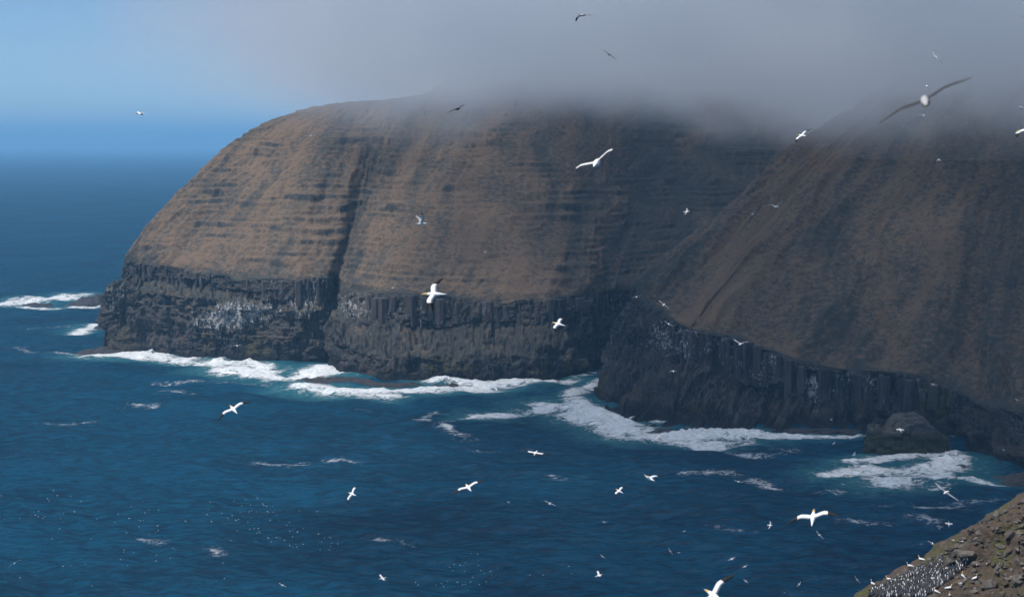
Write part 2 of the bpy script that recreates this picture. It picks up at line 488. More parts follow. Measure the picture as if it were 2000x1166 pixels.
# --- the nearer hillside on the right
c0 = station((1168, 780), (1182, 735), (1194, 690), (1242, 572), (1700, 190, 1020), p=1.35, d=(6, 16, 34), back=(120, 220, 60))
Cst = [shifted(c0, 190, 330, 1.0, -18), shifted(c0, 62, 120, 0.9, -9), shifted(c0, 14, 34, 0.95, -2), c0,
     station((1196, 802), (1226, 777), (1262, 692), (1300, 610), (1735, 182, 1005), p=1.3, d=(13, 36, 46), back=(120, 220, 60)),
     station((1285, 838), (1312, 806), (1345, 708), (1343, 640), (1765, 174, 990), p=1.25, d=(24, 48, 54), back=(100, 220, 60)),
     station((1400, 838), (1412, 814), (1430, 752), (1424, 655), (1805, 164, 970), p=1.2, d=(22, 48, 54), back=(90, 220, 60)),
     station((1520, 850), (1535, 828), (1560, 786), (1558, 700), (1855, 152, 950), p=1.2, d=(18, 42, 48), back=(80, 220, 60)),
     station((1640, 846), (1648, 832), (1648, 803), (1650, 721), (1905, 142, 930), p=1.15, d=(12, 28, 34), back=(70, 220, 60)),
     station((1760, 848), (1760, 836), (1765, 816), (1766, 728), (1965, 134, 910), p=1.1, d=(6, 14, 20), back=(60, 220, 60)),
     station((1866, 850), (1866, 843), (1866, 832), (1856, 753), (2025, 126, 890), p=1.1, d=(3, 8, 14), back=(60, 220, 60)),
     station((1893, 870), (1892, 842), (1898, 822), (1906, 784), (2060, 122, 880), p=1.1, d=(4, 9, 14), back=(60, 220, 60)),
     station((1965, 905), (1968, 868), (1972, 842), (1975, 800), (2120, 116, 870), p=1.1, d=(6, 14, 22), back=(60, 220, 60)),
     station((2100, 940), (2105, 890), (2110, 850), (2110, 810), (2260, 110, 850), p=1.1, d=(6, 14, 22), back=(60, 220, 60)),
     station((2400, 980), (2400, 920), (2405, 880), (2410, 830), (2560, 90, 830), p=1.1, d=(6, 14, 22), back=(60, 220, 60))]
PC, levC, uC = loft(Cst, 860)
X, Z = to_px(PC)
tmC = -0.42 + 0.22 * spot(X, Z, 1950, 600, 120, 160) + 0.16 * spot(X, Z, 1610, 430, 60, 70) + 0.2 * spot(X, Z, 1940, 330, 80, 80)
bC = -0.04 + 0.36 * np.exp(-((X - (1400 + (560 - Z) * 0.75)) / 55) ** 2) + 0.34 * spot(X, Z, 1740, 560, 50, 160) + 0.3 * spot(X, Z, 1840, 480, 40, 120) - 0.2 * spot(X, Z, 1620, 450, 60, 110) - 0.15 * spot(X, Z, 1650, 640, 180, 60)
gC = 0.12 + 0.7 * spot(X, Z, 1320, 665, 60, 40) + 0.8 * spot(X, Z, 1480, 700, 60, 45) + 1.0 * spot(X, Z, 1590, 750, 22, 45) + 0.7 * spot(X, Z, 1690, 745, 40, 25) + 0.3 * spot(X, Z, 1200, 680, 40, 40)
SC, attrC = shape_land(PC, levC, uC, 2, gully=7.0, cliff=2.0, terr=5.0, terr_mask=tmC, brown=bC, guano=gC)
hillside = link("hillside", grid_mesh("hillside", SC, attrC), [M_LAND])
crisp_cliff(hillside.data, 860, levC)
tag(hillside, "dark brown grassy hillside dropping to a columned cliff on the right", kind="structure")

# --- basalt columns standing in the upper cliff band: each its own piece
def column_mesh(k):
    r = random.Random(100 + k)
    n = r.choice((5, 6, 6, 7))
    ang = sorted((i + r.uniform(-.25, .25)) / n * 2 * math.pi for i in range(n))
    lv = [-1.0, r.uniform(-.55, -.35), r.uniform(-.1, .1), r.uniform(.4, .6), 0.94, 1.0]
    V, Fc = [], []
    ox = oy = 0
    for j, z in enumerate(lv):
        s = 0.8 if j == len(lv) - 1 else 1.0
        if j in (2, 3): ox += r.uniform(-.07, .07); oy += r.uniform(-.1, .1)
        for a in ang:
            V.append((ox + s * math.cos(a), oy + s * math.sin(a), z + (r.uniform(-.02, .02) if j >= 4 else 0)))
    for j in range(len(lv) - 1):
        for i in range(n):
            a, b = j * n + i, j * n + (i + 1) % n
            Fc.append((a, b, b + n, a + n))
    Fc.append(tuple(range((len(lv) - 1) * n, len(lv) * n)))
    return poly_mesh("basalt_column", V, Fc)

COLS = [column_mesh(k) for k in range(9)]
for m_ in COLS: m_.materials.append(M_BASALT)

def columns(parent, S, lev, x_from, x_to, seed, skip=()):
    rnd = random.Random(seed)
    i3 = int(np.argmin(abs(lev - 3.1))); i4 = int(np.argmin(abs(lev - 4.0)))
    X3, _ = to_px(S[i3])
    px = x_from
    while px < x_to:
        w = rnd.choice((.8, 1.1, 1.4, 1.8, 2.3, 2.9))
        if not any(a < px < b for a, b in skip):
            lo = np.where(np.diff((X3 > px).astype(int)) != 0)[0]
            if len(lo):
                j = min(lo, key=lambda q: S[i3, q, 1])
                b, t = S[i3, j], S[i4, j]
                out = np.array([-t[0], -t[1]]) ; out /= np.linalg.norm(out)
                c = b[:2] * .45 + t[:2] * .55 + out * rnd.uniform(-2.2, 1.6)
                z0, z1 = b[2] - 2.0, t[2] - 0.3 - 3.0 * rnd.random() ** 2 - ((t[2] - b[2]) * .75 * rnd.random() if rnd.random() < .28 else 0)
                if z1 - z0 > 3:
                    o = bpy.data.objects.new("basalt_column", rnd.choice(COLS))
                    o.location = (c[0], c[1], (z0 + z1) / 2)
                    o.scale = (w, w, (z1 - z0) / 2)
                    o.rotation_euler = (rnd.uniform(-.02, .02), rnd.uniform(-.02, .02), rnd.uniform(0, 6.28))
                    o.parent = parent
                    COL.objects.link(o)
        px += w * 2 * rnd.uniform(.68, 1.0) * F_PX / 900

columns(headland, SA, levA, 246, 648, 1, skip=((395, 405), (455, 470)))
columns(headland, SA, levA, 664, 1200, 2, skip=((905, 930), (1010, 1030)))
columns(hillside, SC, levC, 1300, 1880, 3, skip=((1425, 1436),))

# ------------------------------------------------------------------ the sea
rng = np.random.RandomState(3)
rad = np.concatenate([np.linspace(40, 330, 30)[:-1], 1 / np.linspace(1 / 330, 1 / 2400, 760), np.geomspace(2450, 60000, 90)])
ang = np.concatenate([np.linspace(-180, -20, 40)[:-1], np.linspace(-20, 20, 640), np.linspace(20, 180, 40)[1:]])
R_, T_ = np.meshgrid(rad, np.radians(ang), indexing='ij')
SX, SY = R_ * np.sin(T_), R_ * np.cos(T_)
drow = np.gradient(rad)[:, None] + 0 * R_
H = np.zeros_like(SX)
w1_ = pn(np.stack([SX / 160, SY / 160, 0 * SX], -1)); w2_ = pn(np.stack([SX / 120, SY / 190, 0 * SX + 9], -1)); w3_ = pn(np.stack([SX / 70, SY / 110, 0 * SX + 19], -1))
for k in range(72):
    lam = 4.2 * (70 / 4.2) ** rng.rand()
    th = math.radians(rng.normal(80, 36))               # travel direction
    kx, ky = math.cos(th) * 2 * math.pi / lam, math.sin(th) * 2 * math.pi / lam
    amp = 0.0105 * lam ** 0.78 * rng.uniform(.5, 1.3)
    fade = sstep(2.2, 4.5, lam / drow)
    ph = rng.rand() * 6.28 + kx * SX + ky * SY + rng.normal(0, 1.3) * w1_ + rng.normal(0, 1.3) * w2_ + rng.normal(0, 1.1) * w3_
    H += amp * fade * (np.sin(ph) + 0.25 * np.cos(2 * ph))

SPX, SPY = to_px(np.stack([SX, SY, 0 * SX], -1))
inview = (np.abs(T_) < math.radians(21)) & (R_ < 2400)

def seg_dist(pts, w):
    """weight 0..1 around a polyline on the water; w in metres across"""
    Q = [on_sea(*p) for p in pts]
    lo = np.min(Q, axis=0) - 3 * w; hi = np.max(Q, axis=0) + 3 * w
    near = (SX > lo[0]) & (SX < hi[0]) & (SY > lo[1]) & (SY < hi[1])
    full = np.zeros_like(SX); xs, ys = SX[near], SY[near]
    best = np.full(xs.shape, 1e9)
    for a, b in zip(Q[:-1], Q[1:]):
        d = (b - a)[:2]; L2 = (d ** 2).sum() + 1e-9
        t = np.clip(((xs - a[0]) * d[0] + (ys - a[1]) * d[1]) / L2, 0, 1)
        best = np.minimum(best, np.hypot(xs - a[0] - t * d[0], ys - a[1] - t * d[1]))
    full[near] = np.exp(-(best / w) ** 2)
    return full

foam = np.zeros_like(SX); aer = np.zeros_like(SX)
SURF = [  # points along the surf, width (m), strength
    ([(10, 596), (80, 588), (150, 583), (205, 590)], 16, 1.0), ([(20, 590), (110, 578), (160, 577)], 14, .8), ([(205, 598), (120, 603), (40, 600)], 10, .8),
    ([(150, 650), (205, 632)], 8, .8), ([(100, 685), (150, 690), (190, 694)], 8, .55),
    ([(190, 694), (240, 693), (300, 697), (360, 703)], 13, 1.05), ([(280, 697), (330, 700), (400, 708), (450, 716), (520, 722)], 11, .95), ([(420, 706), (470, 710), (520, 716)], 9, .9),
    ([(450, 725), (520, 735), (580, 738), (640, 722), (660, 728)], 13, 1.05), ([(400, 715), (440, 728), (520, 742)], 8, .6),
    ([(600, 757), (660, 766), (720, 768), (800, 764), (880, 760), (960, 754), (1040, 748), (1090, 744)], 11, 1.05), ([(640, 760), (700, 772), (770, 776)], 8, .75), ([(850, 745), (900, 750), (980, 750)], 9, .9),
    ([(1180, 742), (1150, 755), (1110, 775)], 6, .75), ([(1160, 728), (1120, 736)], 6, .7),
    ([(940, 812), (1000, 808), (1060, 803), (1110, 795), (1150, 800), (1180, 815)], 8, .9), ([(1080, 790), (1130, 800), (1170, 815), (1200, 830), (1250, 852)], 13, 1.1), ([(1120, 812), (1190, 838), (1240, 850)], 10, 1.0), ([(1120, 778), (1160, 800), (1215, 812), (1280, 818)], 7, .9),
    ([(1240, 850), (1290, 856), (1340, 854), (1400, 852), (1460, 848)], 10, 1.1), ([(1300, 860), (1380, 868), (1440, 862)], 8, .9), ([(1440, 856), (1540, 856), (1670, 852)], 5, 1.0), ([(1400, 880), (1480, 890), (1540, 880)], 8, .5),
    ([(1660, 905), (1720, 895), (1790, 890), (1850, 885)], 7, .95), ([(1620, 930), (1700, 915), (1780, 918), (1840, 905)], 8, .85), ([(1740, 945), (1800, 930), (1840, 915), (1850, 895)], 10, 1.0), ([(1830, 935), (1900, 938), (1990, 945)], 5, 1.0), ([(1840, 845), (1890, 850)], 5, .7), ([(1690, 930), (1760, 945), (1830, 950)], 7, .7),
    ([(820, 826), (860, 830), (920, 860)], 4, .62), ([(830, 822), (890, 824)], 4, .55), ([(930, 875), (1000, 880), (1030, 876)], 4, .5), ([(500, 902), (600, 903)], 3, .5), ([(640, 899), (700, 901)], 3, .5), ([(1080, 934), (1130, 938)], 3, .5), ([(1340, 925), (1400, 922), (1450, 928), (1510, 945)], 4, .55),
    ([(1640, 1014), (1690, 1022), (1745, 1026)], 3, .6), ([(1785, 1015), (1830, 1025)], 4, .5), ([(1390, 1020), (1450, 1030)], 4, .5), ([(1600, 955), (1700, 960)], 3, .45), ([(270, 785), (295, 787)], 6, .55), ([(415, 1070), (428, 1078)], 4, .36), ([(280, 1055), (310, 1060)], 4, .5), ([(740, 1060), (790, 1066)], 4, .5),
    ([(70, 828), (170, 822)], 5, .38), ([(300, 745), (420, 745), (520, 752)], 5, .5), ([(320, 765), (370, 770)], 4, .42), ([(700, 800), (780, 815), (850, 805)], 5, .42), ([(1700, 990), (1850, 985), (1990, 975)], 4, .45), ([(30, 680), (60, 690)], 6, .4), ([(140, 640), (60, 640)], 5, .4)]
for pts, w, a in SURF:
    g_ = seg_dist(pts, w)
    foam = np.maximum(foam, (a if a > .7 else a * .86) * g_)
    if a > .7: aer = np.maximum(aer, a * seg_dist(pts, w * 1.9 + 4))
brk = np.clip(0.95 + 0.8 * fbm(np.stack([SX / 14, SY / 26, 0 * SX + 4], -1), 4), 0.15, 1.15)
foam = foam * inview * brk; aer = aer * inview
far_caps = sstep(0.52, 0.75, fbm(np.stack([SX / 30, SY / 55, 0 * SX], -1), 4)) * 0.33
foam = np.maximum(foam, far_caps * (R_ < 2400))
H += inview * (1.6 * foam * (0.5 + fbm(np.stack([SX / 6, SY / 9, 0 * SX], -1), 4)) * sstep(.5, .9, foam))
spl = 0.35 + 1.6 * np.abs(fbm(np.stack([SX / 3, SY / 3, 0 * SX], -1), 3))
for px, py, hgt, w in ((292, 692, 4.2, 3.5), (310, 696, 1.8, 9), (432, 705, 3.4, 3.5), (485, 712, 2.0, 4), (1240, 850, 3.0, 4), (870, 750, 3.0, 6), (1350, 850, 2.5, 12), (1480, 852, 2.0, 8), (1860, 900, 1.5, 6), (60, 590, 3.0, 14)):
    q = on_sea(px, py)
    H += hgt * np.exp(-(((SX - q[0]) / w) ** 2 + ((SY - q[1]) / 7) ** 2)) * spl
SEA = np.stack([SX, SY, H], -1)
sea_attr = np.stack([foam, np.clip(aer, 0, 1), 0 * foam, 0 * foam + 1], -1)
sea = link("sea", grid_mesh("sea", SEA, sea_attr, flip=False), [M_SEA])
tag(sea, "dark blue sea with white surf breaking along the rocks", kind="structure")

# ------------------------------------------------------------------ reefs, skerries and the sea stack
def reef(name, px0, px1, py, depth, h, seed, label, group=None, tilt=0.0, mat=None, sharp=1.6, flat=0.45, cat="rock"):
    a, b = on_sea(px0, py), on_sea(px1, py)
    c = (a + b) / 2; rx = np.linalg.norm(b - a) / 2
    n, m = 30, 72
    t = np.linspace(0, 1, n)[:, None]; th = np.linspace(0, 2 * math.pi, m + 1)[None, :]
    th = np.where(np.isclose(th, 2 * math.pi), 0, th)
    k = np.stack([np.cos(th) * 1.5 + seed, np.sin(th) * 1.5 + 0 * th, 0 * th], -1)
    edge = 1 + 0.30 * fbm(k, 4)
    r = t * edge
    x, y = r * np.cos(th) * rx, r * np.sin(th) * depth
    prof = np.clip(1 - t ** 4, 0, 1) ** flat
    q = np.stack([x / 6 + seed * 9, y / 6, 0 * x], -1)
    z = h * prof * (0.72 + 0.5 * fbm(q, 4) + 0.25 * np.floor(2.5 * pn(q * .6)) / 2.5) + tilt * x / rx * h * prof - 1.5 - 1.5 * t ** 6
    x = x + 0.6 * fbm(q * 2 + 5, 3) * sharp; y = y + 0.6 * fbm(q * 2 + 8, 3) * sharp
    P = np.stack([x, y, z], -1)
    o = link(name, grid_mesh(name, P, smooth=False), [mat or M_WET])
    o.location = (c[0], c[1], 0)
    tag(o, label, cat, group)
    return o

def stack_material():
    g = N("stack_rock")
    rc, fine, st = rock_colour(g, g.math('ADD', 0.25, 0.0))
    z = g.n("ShaderNodeSeparateXYZ"); g.put(z.inputs[0], g.n("ShaderNodeNewGeometry").outputs["Position"])
    zz = g.math('ADD', z.outputs[2], g.math('MULTIPLY', fine, 4.0))
    c = g.mix(g.ramp(zz, 8.5, 11.5), g.mix(g.ramp(fine, .4, .6), (0.035, 0.042, 0.012), (0.016, 0.017, 0.018)), g.mix(fine, (0.030, 0.028, 0.027), (0.125, 0.115, 0.108)))
    g.put(g.b.inputs["Base Color"], c); g.b.inputs["Roughness"].default_value = .9
    g.bump(g.math('ADD', fine, st), .8, .8)
    return g.m
M_STACK = stack_material()

RG = "low black rocks awash in the surf"
reef("skerry", 118, 215, 594, 26, 7.5, 1.3, "dark skerry sticking out left behind the headland's nose", RG, tilt=.75)
reef("reef", 30, 110, 594, 10, 2.4, 2.1, "low reef almost drowned in foam at the far left edge", RG)
reef("rock_shelf", 148, 300, 686, 12, 6.0, 3.7, "black rock shelf at the foot of the headland's left corner", RG, tilt=.3)
reef("skerry", 183, 215, 641, 8, 4.0, 4.9, "small black rock beside the headland wall above the shelf", RG)
reef("reef", 562, 740, 742, 11, 3.4, 5.2, "long flat black reef in front of the gully mouth", RG)
reef("reef", 690, 850, 750, 5, 2.8, 6.8, "thin dark reef between two bands of surf below the brown aprons", RG)
reef("reef", 838, 902, 752, 5, 3.2, 7.4, "small wave-washed reef right of the long black reef", RG)
reef("rock_shelf", 1195, 1285, 812, 6, 2.6, 8.1, "oval black rock ringed with foam at the promontory's tip", RG)
reef("rock_shelf", 1225, 1470, 843, 12, 3.4, 9.6, "broad dark rock shelf below the promontory, splashed by surf", RG)
reef("rock_shelf", 1440, 1700, 842, 9, 3.2, 10.2, "long dark rock shelf below the white streaked columns", RG)
reef("reef", 1835, 1990, 912, 8, 2.6, 11.5, "flat dark reef at the right edge behind the foreground slope", RG)
reef("reef", 1930, 2120, 930, 10, 3.0, 12.5, "dark reef running out of the frame at the right edge", RG)
reef("reef", 1748, 1772, 903, 2, 1.6, 13.5, "tiny rock poking through the foam in front of the sea stack", RG)

def sea_stack():
    a, b = on_sea(1702, 885), on_sea(1868, 890)
    c = (a + b) / 2 + np.array([0, 10, 0]); rx = np.linalg.norm(b - a) / 2
    n, m = 60, 110
    t = np.linspace(0, 1, n)[:, None]; th = np.linspace(0, 2 * math.pi, m + 1)[None, :]; th = np.where(np.isclose(th, 2 * math.pi), 0, th)
    # side wall for t < .6, roof above
    k = np.stack([np.cos(th) * 1.3 + 4, np.sin(th) * 1.3, 0 * th], -1)
    sup = (np.abs(np.cos(th)) ** 3.2 + np.abs(np.sin(th)) ** 3.2) ** (-1 / 3.2)
    edge = sup * (1 + 0.14 * fbm(k, 4))
    r = np.where(t < .6, 1.05 - 0.12 * t / .6, 0.93 * (1 - (t - .6) / .4))
    x = r * edge * np.cos(th) * rx; y = r * edge * np.sin(th) * 11
    roof = 8.6 + 4.6 * np.exp(-((x / rx - .08) / .50) ** 4) - 4.5 * np.clip(x / rx - .3, 0, 1) + 1.5 * np.floor(1.6 * pn(np.stack([x / 6, y / 5, 0 * x], -1)))
    z = np.where(t < .6, -3 + (roof + 3) * t / .6, roof + 1.0 * (t - .6))
    q = np.stack([x / 5, y / 5, z / 4], -1)
    lay = np.floor(z / 1.7 + pn(q * .5)) 
    push = 2.0 * (hash01(lay, np.floor(th * 5)) - .5) + 0.9 * fbm(q, 4)
    x = x + push * np.cos(th) * (t < .62); y = y + push * np.sin(th) * (t < .62)
    z = z + (t >= .55) * (0.9 * fbm(q * 1.5 + 3, 4) + 0.5 * np.floor(2 * pn(q * .8)))
    o = link("sea_stack", grid_mesh("sea_stack", np.stack([x, y, z], -1), smooth=False), [M_STACK])
    o.location = (c[0], c[1], 0)
    tag(o, "squat sea stack with pale layered top and mossy dark flanks", "sea stack")
    return o
sea_stack()

# ------------------------------------------------------------------ haze over everything and the low cloud on the hill
def closed_box(name, lo, hi):
    V = [(x, y, z) for z in (lo[2], hi[2]) for y in (lo[1], hi[1]) for x in (lo[0], hi[0])]
    Fc = [(0, 2, 3, 1), (4, 5, 7, 6), (0, 1, 5, 4), (2, 6, 7, 3), (0, 4, 6, 2), (1, 3, 7, 5)]
    return poly_mesh(name, V, Fc)

def volume_material(name, colour, density, aniso):
    g = N(name); g.t.nodes.remove(g.b)
    v = g.n("ShaderNodeVolumePrincipled")
    v.inputs["Color"].default_value = (*colour, 1); v.inputs["Density"].default_value = density; v.inputs["Anisotropy"].default_value = aniso
    g.t.links.new(v.outputs[0], g.out.inputs["Volume"])
    return g, v

g, v = volume_material("sea_haze", (0.30, 0.66, 1.0), 0.00010, 0.0)
haze = link("haze", closed_box("haze", (-62000, -62000, -12), (62000, 62000, 420)), [g.m])
tag(haze, "thin blue haze hanging over the sea and the cliffs", kind="stuff")

def fog_material():
    g, v = volume_material("low_cloud", (0.955, 0.975, 1.0), 0.0, 0.35)
    p = g.n("ShaderNodeSeparateXYZ"); g.put(p.inputs[0], g.n("ShaderNodeNewGeometry").outputs["Position"])
    x, y, z = p.outputs
    n1 = g.noise(g.pos((0.0062, 0.0050, 0.0095), (3.1, 0.4, 1.7)), 1.0, 4.0, 0.58)
    n = g.math('SUBTRACT', n1, 0.5)
    # base of the cloud climbs towards the camera; its left edge is a ragged slope
    base = g.math('ADD', 141.0, g.math('MULTIPLY', g.math('MAXIMUM', g.math('SUBTRACT', 800.0, y), 0.0), 0.14))
    base = g.math('ADD', base, g.math('MULTIPLY', n, 120.0))
    base = g.math('SUBTRACT', base, g.math('MULTIPLY', g.math('MINIMUM', g.math('MAXIMUM', x, 0.0), 400.0), 0.05))
    low = g.ramp(g.math('SUBTRACT', z, base), -22.0, 60.0)
    xe = g.math('ADD', g.math('MULTIPLY', n, 420.0), g.math('SUBTRACT', x, g.math('ADD', -52.0, g.math('MULTIPLY', z, -0.25))))
    side = g.ramp(xe, -120.0, 130.0)
    top = g.math('SUBTRACT', 1.0, g.ramp(g.math('ADD', z, g.math('MULTIPLY', n, 60.0)), 255.0, 315.0))
    front = g.ramp(g.math('ADD', y, g.math('MULTIPLY', n, 300.0)), 60.0, 260.0)  # cloud reach out of view over the bay, added to shade hills and water
    d = g.math('MULTIPLY', g.math('MULTIPLY', low, side), g.math('MULTIPLY', top, front))
    wisp = g.noise(g.pos((0.014, 0.010, 0.024), (9, 2, 5)), 1.0, 3.0, 0.6)
    d = g.math('MULTIPLY', d, g.math('ADD', 0.35, g.math('MULTIPLY', g.ramp(wisp, .36, .64), 1.3)))
    g.put(v.inputs["Density"], g.math('MULTIPLY', d, g.math('ADD', 0.021, g.math('MULTIPLY', g.ramp(z, 190.0, 260.0), 0.004))))
    return g.m
fog = link("fog", closed_box("fog", (-360, -80, 112), (1300, 1900, 340)), [fog_material()])
tag(fog, "grey low cloud lying on the hilltops", kind="stuff")

# ------------------------------------------------------------------ foreground: the scree slope of the bird colony
def scree_material():
    g = N("scree")
    f1 = g.noise(g.pos((0.9, 0.9, 0.9)), 1.0, 5, 0.65); f2 = g.noise(g.pos((5, 5, 5)), 1.0, 4, 0.7); f3 = g.noise(g.pos((0.28, 0.28, 0.28), (4, 1, 8)), 1.0, 3)
    c = g.mix(f2, (0.026, 0.019, 0.013), (0.115, 0.082, 0.058))
    c = g.mix(g.ramp(f3, .46, .60), c, g.mix(f2, (0.030, 0.034, 0.010), (0.105, 0.105, 0.032)))
    c = g.mix(g.math('MULTIPLY', g.ramp(f1, .60, .72), .5), c, (0.16, 0.15, 0.14))
    g.put(g.b.inputs["Base Color"], c); g.b.inputs["Roughness"].default_value = .95
    g.bump(g.math('ADD', f1, f2), .18, 1.0)
    return g.m

def stone_material():
    g = N("stone")
    oi = g.n("ShaderNodeObjectInfo")
    f = g.noise(g.pos((3, 3, 3)), 1.0, 5, .7); f2 = g.noise(g.pos((1.1, 1.1, 1.1)), 1.0, 3)
    a = g.mix(oi.outputs["Random"], (0.042, 0.034, 0.027), (0.160, 0.142, 0.125))
    c = g.mix(g.ramp(f, .35, .7), g.mix(.55, a, (0.02, 0.016, 0.012)), a)
    nz = g.n("ShaderNodeSeparateXYZ"); g.put(nz.inputs[0], g.n("ShaderNodeNewGeometry").outputs["Normal"])
    moss = g.math('MULTIPLY', g.ramp(f2, .55, .66), g.ramp(nz.outputs[2], .2, .8))
    c = g.mix(moss, c, g.mix(f, (0.035, 0.040, 0.010), (0.110, 0.110, 0.030)))
    g.put(g.b.inputs["Base Color"], c); g.b.inputs["Roughness"].default_value = .9
    g.bump(f, .08, .8)
    return g.m
M_SCREE, M_STONE = scree_material(), stone_material()

EDGE = [(1560, 1330, 120), (1640, 1225, 122), (1688, 1168, 124), (1704, 1144, 125), (1745, 1128, 125.5), (1785, 1106, 126), (1850, 1072, 127), (1890, 1040, 127), (1930, 1010, 127), (1965, 992, 127), (2005, 972, 127), (2110, 905, 128), (2280, 800, 130)]
st = []
for px, py, Y in EDGE:
    e = at(px, py, Y)
    row = [e + np.array([-30, 46, -112.0]), e + np.array([-16, 30, -60.0]), e + np.array([-6, 12, -18.0]), e + np.array([-1.6, 3.4, -2.6]), e]
    for t in (0.12, .3, .55, .8, 1.0):
        row.append(at(px + 350 * t, py + 330 * t, Y - 17 * t))
    row[0][2] = max(row[0][2], -25)
    st.append(row)
S_ = np.array(st)
uu = np.arange(len(EDGE)); vv = np.arange(S_.shape[1])
G = pchip(uu, S_, np.linspace(0, len(EDGE) - 1, 300)).transpose(1, 0, 2)
vi = np.concatenate([np.linspace(0, 3, 40)[:-1], np.linspace(3, 9, 240)])
G = pchip(vv, G, vi)
nn = normals(G)
if nn[200, :, 2].mean() < 0: nn = -nn
gb = G.reshape(G.shape)
G = G + nn * (0.9 * fbm(G / 5 + 3, 4) + 0.35 * fbm(G / 1.3, 3) + 0.12 * fbm(G / .4, 2))[..., None]
scree = link("scree_slope", grid_mesh("scree_slope", G), [M_SCREE])
tag(scree, "brown mossy scree slope with loose stones in the lower right corner", kind="structure")

def bvh_of(P):
    n, m = P.shape[:2]
    idx = np.arange(n * m).reshape(n, m)
    q = np.stack([idx[:-1, :-1], idx[:-1, 1:], idx[1:, 1:], idx[1:, :-1]], -1).reshape(-1, 4)
    return BVHTree.FromPolygons([Vector(p) for p in P.reshape(-1, 3)], [tuple(int(k) for k in f) for f in q])
BV = bvh_of(G)
EYE = Vector((0, 0, CAM_H))
def hit(bv, px, py):
    d = Vector(ray(px, py)).normalized()
    return bv.ray_cast(EYE, d)

def stone_mesh(k):
    r = random.Random(k)
    bm = bmesh.new()
    sx, sy, sz = 1.0, r.uniform(.6, .9), r.uniform(.38, .7)
    for _ in range(16):
        v = Vector((r.gauss(0, 1), r.gauss(0, 1), r.gauss(0, 1))).normalized() * r.uniform(.8, 1.05)
        bm.verts.new((v.x * sx, v.y * sy, v.z * sz))
    bmesh.ops.convex_hull(bm, input=bm.verts)
    for v in [v for v in bm.verts if not v.link_faces]: bm.verts.remove(v)
    me = bpy.data.meshes.new("stone"); bm.to_mesh(me); bm.free()
    me.materials.append(M_STONE)
    return me
STONES = [stone_mesh(k) for k in range(14)]

def in_slope(px):   # rim of the slope at this column of the survey
    xs = [e[0] for e in EDGE]; ys = [e[1] for e in EDGE]
    return np.interp(px, xs, ys)

rnd = random.Random(11)
def put_stone(px, py, size):
    loc, nor, _, _ = hit(BV, px, py)
    if loc is None: return
    o = bpy.data.objects.new("stone", rnd.choice(STONES))
    o.location = loc + nor * size * .05
    o.scale = (size, size * rnd.uniform(.8, 1.1), size * rnd.uniform(.8, 1.1))
    o.rotation_euler = (rnd.uniform(-.5, .5), rnd.uniform(-.5, .5) - .35, rnd.uniform(0, 6.28))
    o.parent = scree
    COL.objects.link(o)
for px, py, sz in ((1926, 1016, .62), (1966, 998, .4), (1895, 1035, .4), (1850, 1100, .75), (1830, 1098, .55), (1890, 1080, .9), (1862, 1090, .5), (1972, 1045, .7), (1968, 1078, .55), (1910, 1052, .45), (1870, 1066, .4), (1990, 1095, .6), (1955, 1102, .42), (1905, 1115, .5), (1870, 1140, .6), (1930, 1140, .8), (1985, 1130, .7), (1810, 1152, .5), (1820, 1165, .5)):
    put_stone(px, py, sz)
k = 0
for px in np.arange(1700, 2004, 5.2):
    put_stone(px, in_slope(px) + rnd.uniform(1.0, 7.0), rnd.choice((.2, .26, .34, .45)))
while k < 222:
    px = rnd.uniform(1690, 2010); py = in_slope(px) + 3 + 200 * rnd.random() ** 1.15
    if py > 1172: continue
    colony = (1702 < px < 1880 and py > 1096 + (1880 - px) * .16)
    if colony and rnd.random() < .8: continue
    put_stone(px, py, rnd.choice((.14, .18, .22, .28, .34, .44)))
    k += 1

# ------------------------------------------------------------------ birds
M_WHITE = plain("white_plumage", (0.80, 0.80, 0.79), .8)
M_BLACK = plain("black_feathers", (0.018, 0.016, 0.016), .7)
M_CREAM = plain("cream_head", (0.62, 0.43, 0.17), .8)
M_GREY = plain("grey_feathers", (0.36, 0.38, 0.41), .8)
M_DARK = plain("dark_feathers", (0.055, 0.055, 0.060), .8)
M_BILL = plain("bill_horn", (0.42, 0.45, 0.47), .5)
M_YBILL = plain("bill_yellow", (0.60, 0.42, 0.08), .5)

BODY = {  # y along the body (1 = length), half width, half height, z
    'gannet': [(.44, .018, .020, .0), (.39, .040, .042, .004), (.33, .046, .050, .006), (.26, .050, .052, .0), (.15, .085, .080, -.005), (.02, .098, .092, -.008), (-.12, .084, .076, -.004), (-.26, .046, .042, .002), (-.36, .034, .016, .004), (-.50, .008, .004, .004)],
    'gull': [(.46, .020, .022, .0), (.41, .050, .052, .006), (.34, .058, .060, .008), (.26, .064, .064, .0), (.14, .100, .098, -.008), (.0, .108, .104, -.010), (-.14, .088, .080, -.004), (-.26, .050, .044, .002), (-.36, .060, .014, .004), (-.50, .072, .005, .004)]}

def body_rings(kind, n=10):
    V, Fc = [], []
    R = BODY[kind]
    for y, rx, rz, z0 in R:
        for i in range(n):
            a = 2 * math.pi * i / n
            V.append((rx * math.sin(a), y, z0 + rz * math.cos(a)))
    for j in range(len(R) - 1):
        for i in range(n):
            Fc.append((j * n + i, j * n + (i + 1) % n, (j + 1) * n + (i + 1) % n, (j + 1) * n + i))
    Fc.append(tuple(range(n - 1, -1, -1))); Fc.append(tuple(range((len(R) - 1) * n, len(R) * n)))
    return V, Fc

